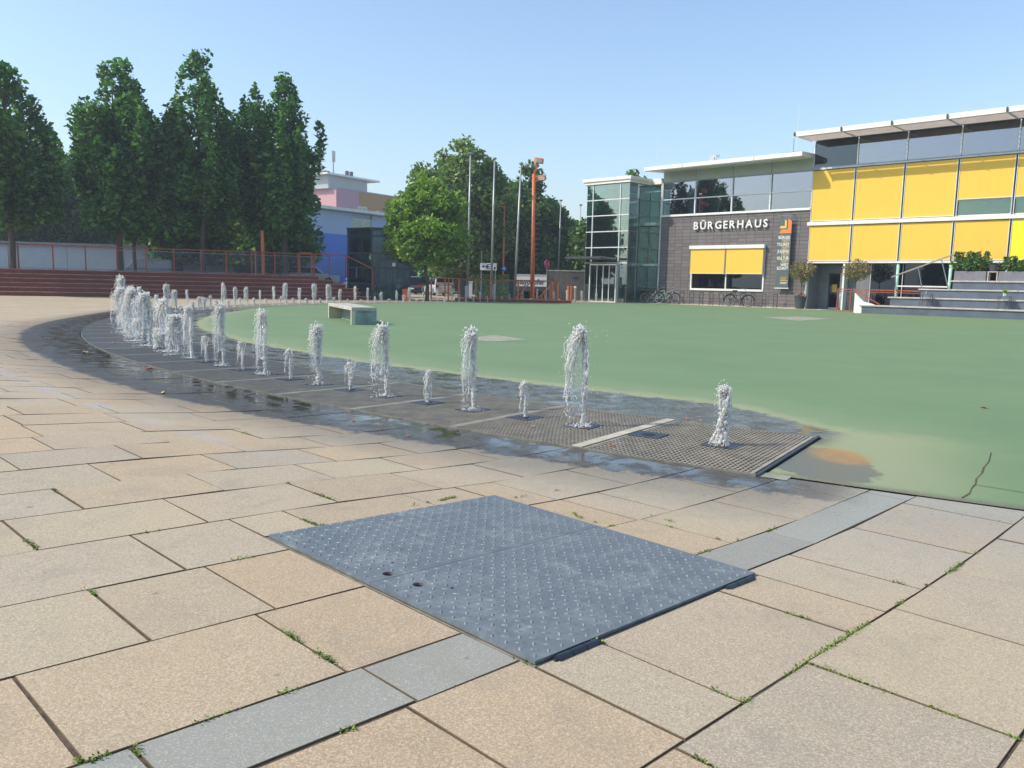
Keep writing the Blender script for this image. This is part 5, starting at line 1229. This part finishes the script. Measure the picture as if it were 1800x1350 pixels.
# small marker plate on the timber
# ================================================================== GLASS LIFT BOX
pc = gp(654, 526.5); D0_ = pc.y
lift = empty('glass_shaft', (pc.x, pc.y, 0), R(32), 'dark steel framed glass lift housing between the timber steps and the bright tree', 'lift housing')
HT = topz(654, 402, D0_)
# local: left face along -x (depth), right face along direction towards 711
wl, wr = 1.95, 2.35
def fr(name, *bx, mat='darksteel', parent=None): return fb(name, M[mat], *bx, parent=parent or lift)
lift.rotation_euler = (0, 0, R(8))
# corner at origin; front face runs +x; left face runs back-left
cL = Vector((-wl*.80, wl*.62, 0)); cR = Vector((wr, .12, 0)); cB = cL+cR
def frame_bar(a, b_, w=.1): b = MB(); b.bar(a, b_, w, w); return b
lv = [0, .0]+[]; zs = [.05, 1.0, 1.98, 2.9, HT-.42, HT-.03]
for c in (Vector((0, 0, 0)), cL, cR, cB): frame_bar(c, c+Vector((0, 0, HT)), .11).build('post', M['darksteel'], lift)
for z_ in zs:
    for a, c in ((Vector((0, 0, 0)), cL), (Vector((0, 0, 0)), cR), (cL, cB), (cR, cB)): frame_bar(a+Vector((0, 0, z_)), c+Vector((0, 0, z_)), .09).build('cross_beam', M['darksteel'], lift)
for a, c in ((Vector((0, 0, 0)), cL), (Vector((0, 0, 0)), cR), (cL, cB), (cR, cB)):
    for z0, z1 in zip(zs, zs[1:]):
        dd_ = (c-a).normalized()*.06; b = MB(); b.bar(a+dd_+Vector((0, 0, (z0+z1)/2)), c-dd_+Vector((0, 0, (z0+z1)/2)), .012, z1-z0-.1); b.build('pane', M['glassteal'], lift)
b = MB(); b.add([tuple(v_+Vector((0, 0, HT+dz))) for dz in (0, .08) for v_ in (Vector((-.1, -.1, 0)), cR+Vector((.1, -.1, 0)), cB+Vector((.1, .1, 0)), cL+Vector((-.1, .1, 0)))], [(3, 2, 1, 0), (4, 5, 6, 7), (0, 1, 5, 4), (1, 2, 6, 5), (2, 3, 7, 6), (3, 0, 4, 7)]); b.build('roof', M['darksteel'], lift)
b = MB(); b.box(.5, 1.5, .35, 1.25, .1, 2.4); b.build('lift_car', M['interiorg'], lift)
b = MB(); [b.box(x_, x_+.06, .3, .36, .05, 2.9) for x_ in (.25, .8, 1.25, 1.8)]; b.build('guide_rail', M['greym'], lift); b = MB(); b.box(1.25, 1.45, -.02, .0, 2.1, 2.32); b.build('notice', M['white'], lift)
p = gp(713.5, 529); b = MB(); b.box(-.2, .2, -.15, .15, 0, .72); o = b.build('litter_bin', M['rust'], bevel=.01); o.location = (p.x, p.y, 0); tag(o, 'rust-orange box bin standing right of the glass lift housing', 'bin')
# ================================================================== FENCED DECK in the middle
d0, d1v = gp(806, 529.5), gp(992, 529.2); d1v = Vector((d1v.x, d0.y+1.2, 0)); dirv = (d1v-d0).normalized(); dl = (d1v-d0).length; daz = math.atan2(dirv.y, dirv.x)
dk = empty('railed_platform', (d0.x, d0.y, 0), daz, 'low platform with orange-brown mesh railing and sloping stair rails in the middle distance', 'railing')
b = MB(); b.box(0, dl, 0, 2.6, 0, .16); b.build('deck', M['rustdark'], dk)
DS = d0.y
def dx(px): return (at(px, 500, DS+.3).x-d0.x)
RT_ = topz(880, 493, DS)
xs = [dx(p) for p in (808, 837, 864, 913, 941, 975, 985)]
for x_ in xs: b = MB(); b.box(x_-.05, x_+.05, .06, .14, .16, RT_); b.build('post', M['orange'], dk)
b = MB(); b.box(xs[0], xs[-1]+.04, .05, .15, RT_, RT_+.07); b.box(xs[0], xs[2], .08, .11, .25, .29); b.build('top_rail', M['rust'], dk)
for a, c in ((xs[0], xs[1]), (xs[1], xs[2]), (xs[2], xs[3])):
    b = MB(); x_ = a+.1
    while x_ < c-.05: b.box(x_-.003, x_+.003, .095, .101, .25, RT_); x_ += .07
    z_ = .3
    while z_ < RT_: b.box(a+.05, c-.05, .095, .101, z_-.003, z_+.003); z_ += .07
    b.build('mesh_panel', M['greym'], dk)
for a, c in ((dx(907), dx(938)), (dx(947), dx(980))): b = MB(); b.bar((a, .3, .16), (c, .3, RT_), .07, .07); b.build('sloping_rail', M['orange'], dk)
for p in (919, 957, 962, 972): x_ = dx(p); b = MB(); b.box(x_-.04, x_+.04, .28, .34, .16, .16+(RT_-.16)*(.35 if p < 930 else (p-947)/33)); b.build('post', M['orange'], dk)
# left part of the same railing, standing on the paving
f0 = gp(757, 526); lf = empty('mesh_railing', (f0.x, d0.y+.6, 0), 0, 'orange-brown mesh railing right of the bright green tree, in front of the white car', 'railing')
def lx(px): return at(px, 500, d0.y+.6).x-f0.x
zt = topz(780, 490, d0.y+.6)
for p in (758, 782, 788, 806): x_ = lx(p); b = MB(); b.box(x_-.045, x_+.045, 0, .08, 0, zt); b.build('post', M['orange'], lf)
b = MB(); b.box(lx(757), lx(807), -.01, .09, zt, zt+.07); b.box(lx(757), lx(782), .02, .05, .1, .14); b.build('top_rail', M['orange'], lf)
b = MB(); x_ = lx(790)
while x_ < lx(805): b.box(x_-.003, x_+.003, .03, .036, .1, zt); x_ += .07
z_ = .15
while z_ < zt: b.box(lx(789), lx(805), .03, .036, z_-.003, z_+.003); z_ += .07
b.build('mesh_panel', M['greym'], lf)
# ================================================================== POLES, SIGNS, BOLLARDS
def pole(name, lab, px0, py0, px1, py1, D, r0, r1, mat, cat, group=None, cap=None):
    a, b_ = at(px0, py0, D), at(px1, py1, D); a = Vector((a.x, a.y, 0)); b = MB(); root = empty(name, a, 0, lab, cat, group)
    b.tube((0, 0, 0), tuple(b_-a), r0, r1, 12); b.build('shaft', mat, root, smooth=True)
    if cap: b = MB(); t = b_-a; b.lathe([(r1, 0), (cap, .05), (cap, .12), (r1*.5, .16)], tuple(t), 10); b.build('cap', M['greym'], root)
    return root, b_-a
PG = 'tall grey flagpoles in the middle of the square'
for lab, px0, py0, px1, py1, D, r0 in (('grey flagpole in front of the large airy tree, leftmost of the tall ones', 821.5, 526, 827, 272, 53.5, .085), ('grey flagpole right of the airy tree, between two other poles', 863, 526, 869.5, 281, 54, .085), ('leaning grey flagpole just left of the orange floodlight mast', 904, 527, 916, 290, 52.8, .085), ('thin pale flagpole behind the rounded tree, left of the yellow house', 980, 505, 986, 354, 68, .065), ('thin pale flagpole in front of the yellow house', 1016, 505, 1021, 362, 72, .06)):
    pole('flagpole', lab, px0, py0, px1, py1, D, r0, r0*.55, M['poleg'], 'flagpole', PG, .14)
r_, tp = pole('floodlight_mast', 'tall orange steel mast with two orange box floodlights at its top', 935.5, 525, 938.5, 306, 54.5, .15, .11, M['orange'], 'light mast')
b = MB(); b.bar(tp, tp+Vector((.25, 0, .75)), .14); b.build('arm', M['orange'], r_)
for off, rz in ((Vector((.3, -.1, .85)), .3), (Vector((.5, -.1, -.25)), -.4)):
    b = MB(); b.cbox(tp+off, (.55, .4, .32), rz, .35); l_ = b.build('floodlight', M['orange'], r_, bevel=.03); b = MB(); b.cbox(tp+off+Vector((-.0, -.21, -.05)), (.42, .04, .2), rz, .35); b.build('lens', M['white'], l_)
b = MB(); b.bar(tp+Vector((0, 0, -.5)), tp+Vector((.5, -.1, -.35)), .08); b.build('bracket', M['orange'], r_)
for i in range(16): z_ = 2.5+i*.33; t = z_/tp.z; b = MB(); b.box(tp.x*t+.15, tp.x*t+.34, -.02, .02, z_, z_+.03); b.build('rung', M['orange'], r_)
r_, tp = pole('light_pole', 'slim orange pole carrying a round blue sign, behind the railed platform', 884, 520, 886.5, 362, 64, .09, .06, M['orange'], 'pole')
b = MB(); b.box(tp.x-.9, tp.x+.1, -.04, .04, tp.z-.1, tp.z); b.build('crossarm', M['orange'], r_)
z_ = topz(885, 472, 64); b = MB(); b.cbox((.0, 0, 0), (.01, .01, .01)); b = MB(); b.tube((.05, -.16, z_), (.05, -.13, z_), .2, n=20); s_o = b.build('round_sign', plain('sign_blue', '2a6fb5', .4), r_); b = MB(); b.box(.02, .08, -.17, -.162, z_-.1, z_+.1); b.box(-.06, .1, -.17, -.162, z_-.02, z_+.03); b.build('symbol', M['white'], s_o)
# white direction sign with small symbols
x0, x1 = at(844, 470, 62).x, at(873, 470, 62).x; z0, z1 = topz(860, 475, 62), topz(860, 462.5, 62)
ds_ = empty('direction_sign', ((x0+x1)/2, 62, 0), 0, 'white direction sign board with arrow and small symbols above the bright hedge', 'sign'); h = (x1-x0)/2
fb('board', M['white'], (-h, h, 0, .05, z0, z1), parent=ds_); fb('post', M['greym'], (-h+.05, -h+.13, .05, .12, 0, z1+.9), parent=ds_); fb('post', M['greym'], (h-.13, h-.05, .05, .12, 0, z1-.02), parent=ds_)
b = MB(); zc = (z0+z1)/2; b.add([(-h+.1, -.006, zc), (-h+.28, -.006, zc+.12), (-h+.28, -.006, zc-.12)], [(0, 1, 2)]); b.box(-h+.28, -h+.36, -.007, -.003, zc-.04, zc+.04); b.box(-h+.42, -h+.62, -.007, -.003, zc-.1, zc+.1)
for i in range(3): b.box(-.12, .24, -.007, -.003, z1-.13-i*.16, z1-.08-i*.16)
b.box(h-.22, h-.08, -.007, -.003, z0+.06, z0+.26); b.build('symbols', plain('sign_ink', '3a3f7a', .5), ds_)
# magenta round sign
D = 60; x_, z_ = at(962, 464, D).x, topz(962, 464, D); ms = empty('round_sign_post', (x_, D, 0), 0, 'magenta oval road sign on a thin grey post by the dark wall', 'sign')
b = MB(); b.tube((0, 0, 0), (0, 0, z_+.3), .035); b.build('post', M['greym'], ms); b = MB(); b.lathe([(.02, -.03), (.31, -.02), (.31, .02), (.02, .03)], (0, 0, 0), 20); o = b.build('disc', plain('sign_magenta', 'b03a78', .5), ms); o.location = (0, -.06, z_); o.rotation_euler = (R(90), 0, R(50)); b = MB(); b.box(-.12, .12, -.012, .0, -.04, .04); o2 = b.build('bar', M['signorange'], ms); o2.location = (.02, -.1, z_); o2.rotation_euler = (0, 0, R(50)); 
# advertising banner
x0, x1 = at(905, 490, 58).x, at(961, 490, 58).x; z0, z1 = topz(930, 512, 58), topz(930, 482, 58)
bn = empty('banner', ((x0+x1)/2, 58, 0), 0, 'white advertising banner reading mayrhofer behind the orange railing', 'banner'); h = (x1-x0)/2
fb('cloth', M['white'], (-h, h, 0, .04, z0+.35, z1-.18), parent=bn); fb('top_band', M['lightgrey'], (-h, h, 0, .04, z1-.178, z1), parent=bn); fb('lower_band', M['darkgrey'], (-h+.1, h, 0, .04, z0, z0+.33), parent=bn)
text_obj('mayrhofer', .52, .003, M['darkgrey'], 'lettering', bn, (-h+.08, -.01, z0+.5), (R(90), 0, 0), bold=.012, sx=.93)
fb('leg', M['greym'], (-h, -h+.05, .05, .1, 0, z1), (h-.05, h, .05, .1, 0, z1), parent=bn)
# dark board wall with boards, right of the banner
x0, x1 = at(964, 480, 63).x, at(1030, 480, 63).x; zt = topz(1000, 477, 63); wl_ = empty('board_wall', (x0, 63, 0), 0, 'brown-grey board wall between the banner and the glass tower', 'wall')
n = 7
for i in range(n): w_ = (x1-x0)/n; fb('board', plain('board_grey', '6b645c', .8) if i == 0 else bpy.data.materials['board_grey'], (i*w_+.01, (i+1)*w_-.01, 0, .08, 0, zt), parent=wl_)
fb('cap', M['concrete'], (0, x1-x0, -.03, .11, zt+.002, zt+.08), parent=wl_)
text_obj('NBY', .3, .003, plain('wall_ink', '2b2f5c', .5), 'graffiti', wl_, (4.4*(x1-x0)/n, -.012, zt-.6), (R(90), 0, 0), bold=.01)
BGp = 'bollards left of the glass tower'
for i, (px, lab, mt) in enumerate(((999.5, 'orange bollard at the left of the pair before the board wall', 'orange'), (1004.5, 'orange bollard at the right of the pair before the board wall', 'orange'), (1011.5, 'grey bollard with pale cap beside the orange pair', 'poleg'))):
    p = gp(px, 530); b = MB(); r0 = .085; rt = empty('bollard', (p.x, 58, 0), 0, lab, 'bollard', BGp); p = at(px, 500, 58); rt.location = (p.x, 58, 0); b.tube((0, 0, 0), (0, 0, 1.0), r0, n=12); b.build('shaft', M[mt], rt); b = MB(); b.lathe([(r0, 1.0), (r0+.015, 1.0), (r0+.01, 1.08), (.03, 1.11)], n=12); b.build('cap', M[mt] if mt == 'orange' else M['white'], rt)
p = at(826, 495, 60); b = MB(); b.box(-.18, .18, 0, .3, 0, 1.25); b.box(-.22, .22, -.03, .33, 1.25, 1.31); o = b.build('utility_box', M['whitem']); o.location = (p.x, 60, 0); tag(o, 'narrow pale utility cabinet behind the mesh railing near the flagpole', 'cabinet')
# ================================================================== VEHICLES
def car(lab, px, D, z0, rz, paint, L=4.4, Wd=1.8, H=1.5, cat='car', wagon=.5, group='cars in the car park'):
    p = at(px, 495, D); root = empty('parked_car', (p.x, D, z0), R(rz), lab, cat, group); h = L/2
    body = [(-h, .32), (-h+.04, .62), (-h+.12, .86), (-h+.35, .93), (h*.42, .93), (h-.25, .80), (h-.03, .66), (h, .42), (h-.08, .25), (-h+.1, .25)]
    roof = [(-h+.18, .93), (-h+.18+(1-wagon)*.5, H-.06), (-h+.5+(1-wagon)*.6, H), (h*.05, H), (h*.18, H-.04), (h*.45, .93)]
    b = MB(); b.sideprism(body[::-1], -Wd/2, Wd/2); b.build('body', paint, root, bevel=.06)
    b = MB(); y = Wd/2-.12
    n = len(roof); V = [(x, -Wd/2+.04, z) if z < 1 else (x, -y, z) for x, z in roof]+[(x, Wd/2-.04, z) if z < 1 else (x, y, z) for x, z in roof]
    b.add(V, [tuple(range(n)), tuple(range(2*n-1, n-1, -1))]+[(i, n+i, n+(i+1) % n, (i+1) % n) for i in range(n)]); b.build('cabin', paint, root, bevel=.04)
    g_ = MB()
    for s in (-1, 1):
        yy = lambda z: s*(Wd/2-.035-(z-.93)/(H-.93)*.085); z0_, z1_ = .97, H-.11
        xr = roof[0][0]+.25; xf = roof[-1][0]-.22
        g_.quad((xr, yy(z0_)*1.0, z0_), (xf, yy(z0_), z0_), (roof[4][0]-.05, yy(z1_), z1_), (roof[1][0]+.12, yy(z1_), z1_))
    rr, rf = roof[0], roof[1]; g_.quad((rr[0]-.005+.02, -y*.9, rr[1]+.05), (rr[0]+.015, y*.9, rr[1]+.05), (rf[0]-.012, y*.88, rf[1]-.03), (rf[0]-.012, -y*.88, rf[1]-.03))
    ff, fr_ = roof[-1], roof[-2]; g_.quad((ff[0]+.0, -y*.95, ff[1]+.04), (ff[0], y*.95, ff[1]+.04), (fr_[0]+.02, y*.9, fr_[1]-.02), (fr_[0]+.02, -y*.9, fr_[1]-.02))
    g_.build('windows', M['carglass'], root)
    for x in (-h+.85, h-.85):
        for s in (-1, 1):
            b = MB(); b.tube((x, s*(Wd/2-.2), .32), (x, s*(Wd/2+.01), .32), .32, n=20); w = b.build('wheel', M['black'], root); b = MB(); b.tube((x, s*(Wd/2+.005), .32), (x, s*(Wd/2+.02), .32), .2, n=14); b.build('rim', M['greym'], w)
    for s in (-1, 1):
        b = MB(); b.cbox((-h+.09, s*(Wd/2-.17), .82), (.1, .26, .2)); b.build('tail_light', M['tail'], root); b = MB(); b.cbox((h-.12, s*(Wd/2-.25), .68), (.16, .34, .13)); b.build('headlight', M['white'], root)
    b = MB(); b.cbox((-h+.02, 0, .55), (.03, .52, .11)); b.build('number_plate', M['white'], root)
    return root
M['carglass'] = plain('car_glass', '20262b', .06, .0, 0, 1, spec=1.0); M['tail'] = plain('tail_lamp', 'a02020', .3)
def paint(n, c): return plain(n, c, .25, .2, .02, 1, coat=.6)
car('dark blue sport utility car parked left of the bright tree trunk', 737, 78, 0, 78, paint('paint_navy', '1d2536'), 4.6, 1.9, 1.68, wagon=.8)
car('silver-blue car half hidden by the bin and the dark car', 714, 84, 0, 75, paint('paint_silver', '8f9fb3'), 4.2, 1.75, 1.45)
car('white car parked behind the mesh railing right of the tree trunk', 772, 74, 0, 110, paint('paint_white', 'd9dcdc'), 4.3, 1.8, 1.6, wagon=.7)
car('pale hatchback seen through the glass lift housing', 640, 80, 0, 20, paint('paint_pale', 'a8b4c0'), 4.1, 1.75, 1.45)
car('dark car behind the fence on the terrace at left', 258, 57, TZ-.6, 178, paint('paint_black', '3d434b'), 4.9, 1.85, 1.62, wagon=.9, group='cars on the terrace')
car('light car behind the terrace fence near the blue building', 548, 62, TZ-.6, 12, paint('paint_grey', 'b0b6bb'), 4.2, 1.75, 1.45, group='cars on the terrace')
# ================================================================== FAR BUILDINGS
def blockat(px0, D0, az_deg, parent_name, lab, cat='building'):
    p = at(px0, 480, D0); return empty(parent_name, (p.x, D0, 0), R(az_deg), lab, cat)
bw_ = blockat(549, 100, 57, 'office_building', 'blue and white flat-roofed building behind the glass lift housing')
Hb = topz(600, 371, 104); Ln = 34
blue, wht = plain('wall_blue', '4a82d6', .7, 0, .04), plain('wall_palewhite', 'a9bcd8', .7, 0, .04)
x_w0, x_w1 = 7.0, 10.6
zb = topz(590, 411, 103)
fb('blue_wall', blue, (-4, x_w0, 0, 14, 0, zb), parent=bw_); fb('white_wall', wht, (-4, x_w0, 0, 14, zb+.0, Hb), (x_w1, Ln, 0, 14, 0, Hb), (x_w0, x_w1, .3, 14, 0, Hb), parent=bw_); fb('roof_slab', M['white'], (-1, Ln+.5, -1.0, 14, Hb+.002, Hb+.35), parent=bw_)
for k_ in range(4):
    z0 = Hb-2.9-k_*2.35
    if z0 < 0: break
    for j, (xa, xb) in enumerate(((x_w0, 8.8), (8.85, x_w1))):
        w_ = fb('window', M['white'], (xa, xa+.1, .1, .2, z0, z0+2.2), (xb-.1, xb, .1, .2, z0, z0+2.2), (xa+.1, xb-.1, .1, .2, z0, z0+.1), (xa+.1, xb-.1, .1, .2, z0+2.1, z0+2.2), parent=bw_); fb('pane', M['glassdark'], (xa+.1, xb-.1, .14, .16, z0+.1, z0+2.1), parent=w_)
fb('roof_hut', M['lightgrey'], (0, 2.2, 2, 6, Hb+.352, Hb+1.9), parent=bw_)
ap = blockat(592, 185, 57, 'apartment_block', 'tall apartment block with pink and ochre walls and a white roof storey')
Ha = topz(620, 336, 190); pink, och = plain('wall_pink', 'b98792', .8, 0, .04), plain('wall_ochre', 'a87a35', .8, 0, .05)
xm = 7.2; xe_ = 21.5
fb('pink_wall', pink, (0, xm, 0, 12, 0, Ha), parent=ap); fb('ochre_wall', och, (xm, xe_, .0, 12, 0, Ha), parent=ap)
fb('end_wall', plain('wall_pink_sunlit', 'd09c98', .8, 0, .03), (-.06, 0, 0, 12, 0, Ha), parent=ap)  # same pink wall, lighter colour paints in the sun on this end
fb('roof_storey', M['lightgrey'], (-1, 11.5, 1.5, 10, Ha, Ha+2.9), parent=ap); fb('roof_slab', M['whitem'], (-2.5, 14.5, .2, 11, Ha+2.92, Ha+3.3), parent=ap); fb('parapet', M['greym'], (-.2, xe_+.1, -.1, .1, Ha+.002, Ha+.25), parent=ap)
for z0 in (Ha-5.2, Ha-9.2, Ha-13): w_ = fb('window', M['white'], (xm-.4, xm+2.6, -.05, .0, z0, z0+1.9), parent=ap); fb('pane', M['glassdark'], (xm-.2, xm+1.0, -.07, -.055, z0+.15, z0+1.75), (xm+1.2, xm+2.4, -.07, -.055, z0+.15, z0+1.75), parent=w_)
for k_ in range(4): fb('balcony', M['greym'], (xe_, xe_+1.0, 0, 3, Ha-4-k_*3, Ha-3-k_*3), parent=ap)
b = MB(); b.tube((4, 5, Ha+3.3), (4, 5, Ha+8.2), .16, .1)
for a in (-.35, 0, .35): b.bar((4+a, 5-.1, Ha+6.6), (4+a, 5-.1, Ha+9.1), .22, .15)
b.build('phone_mast', M['greym'], ap); b = MB(); [b.tube((x_, 5, Ha+3.3), (x_, 5, Ha+5.1), .45, n=10) for x_ in (8.4, 9.8)]; b.box(.5, 2, 4, 6, Ha+3.3, Ha+4.2); b.box(5.5, 7.5, 4, 6, Ha+3.3, Ha+4.0); b.build('roof_plant', M['darkgrey'], ap)
# small blue house far right of the block
bh = blockat(666, 150, 57, 'blue_house', 'small blue building glimpsed left of the bright tree'); fb('wall', blue, (0, 14, 0, 8, 0, topz(675, 378, 153)), parent=bh); fb('roof_edge', M['greym'], (-.2, 14, -.2, 8, topz(675, 378, 153)+.002, topz(675, 378, 153)+.4), parent=bh)
# yellow house
yh = blockat(995, 95, -44, 'yellow_house', 'pale yellow house with red eaves band and dark hipped roof left of the glass tower')
Dh = 95; zr0, zr1, zr2 = topz(1000, 437, Dh), topz(1000, 419, Dh), topz(1028, 384, Dh)
ywall = plain('wall_yellow', 'f2e3a0', .8, 0, .03)
fb('wall', ywall, (0, 9, 0, 8, 0, zr0+.8), parent=yh); fb('eaves_band', M['rust'], (-.15, 9.1, -.15, 8.1, zr0+.1, zr1), parent=yh)
b = MB(); b.add([(-.7, -.7, zr1+.01), (9.7, -.7, zr1+.01), (9.7, 8.7, zr1+.01), (-.7, 8.7, zr1+.01), (4, 4, zr2+1.2), (5, 4, zr2+1.2)], [(0, 1, 5, 4), (1, 2, 5), (2, 3, 4, 5), (3, 0, 4), (3, 2, 1, 0)]); b.build('roof', plain('roof_tiles', '55504e', .8, 0, .15, 2), yh)
for z0 in (topz(1010, 449, Dh), topz(1010, 474, Dh)): 
    for x_ in (1.6, 4.4): w_ = fb('window', M['white'], (x_, x_+1.0, -.04, 0, z0, z0+1.5), parent=yh); fb('pane', M['glassdark'], (x_+.08, x_+.92, -.06, -.045, z0+.08, z0+1.42), parent=w_)
yh2 = blockat(1000, 110, -44, 'grey_roofed_house', 'house with a steep dark roof behind the yellow house')
z2 = topz(1010, 425, 110); z3 = topz(1022, 378, 110); fb('wall', M['concretelight'], (-1, 12, 0, 8, 0, z2), parent=yh2); b = MB(); b.add([(-2, -.5, z2), (12, -.5, z2), (12, 8.5, z2), (-2, 8.5, z2), (3, 4, z3+.8), (11, 4, z3+.8)], [(0, 1, 5, 4), (1, 2, 5), (2, 3, 4, 5), (3, 0, 4), (3, 2, 1, 0)]); b.build('roof', bpy.data.materials['roof_tiles'], yh2)
# white low building behind the terrace at the far left
wb = blockat(-90, 56, 14, 'white_shed', 'long low white-walled building behind the terrace trees at far left'); zt = topz(100, 432, 58)
x_ = 0; i = 0
while x_ < 15: fb('wall_panel', plain('shed_white', 'c3cbcd', .7, 0, .04) if i == 0 else bpy.data.materials['shed_white'], (x_+.01, x_+3.7, 0, 6, 0, zt), parent=wb); x_ += 3.72; i += 1
fb('roof_edge', M['greym'], (-.2, 15.2, -.2, 6.2, zt+.002, zt+.2), parent=wb)
# distant green backdrop of trees beyond the street (individually grown)
for i, px in enumerate((-120, -40, 560, 640, 720, 790, 860, 930, 990)):
    tree('distant dark tree on the skyline beyond the car park, '+ordn(i)+' from the left', at(px, 480, 125).x, 125, 0, random.uniform(6.5, 8.5), RND, 8.5, M['leafdark'], 70, 90, .5, .5, .3, 200+i, 'distant trees beyond the car park', 1.9)
# trees and a lamp on the left of the square, outside the picture but mirrored in the windows
for i, (x_, y_, h) in enumerate(((-46, 28, 10), (-52, 20, 11.5), (-44, 8, 9), (-60, 36, 13))):
    tree('tree on the far left side of the square, '+ordn(i)+' of four', x_, y_, 0, h, PYR, 3, M['leafmid'], 70, 90, .3, 1.8, .2, 230+i, 'trees at the left side of the square', .9)
# ================================================================== HAZE
hz_ = NT('haze_air'); vol = hz_.n('VolumePrincipled', {'Color': (.80, .88, 1, 1), 'Density': .001, 'Anisotropy': .2}); hz_.t.links.new(vol.outputs[0], hz_.out.inputs['Volume'])
b = MB(); b.box(-1600, 1600, -1600, 1600, -1.4, 36); tag(b.build('haze', hz_.m), kind='stuff')
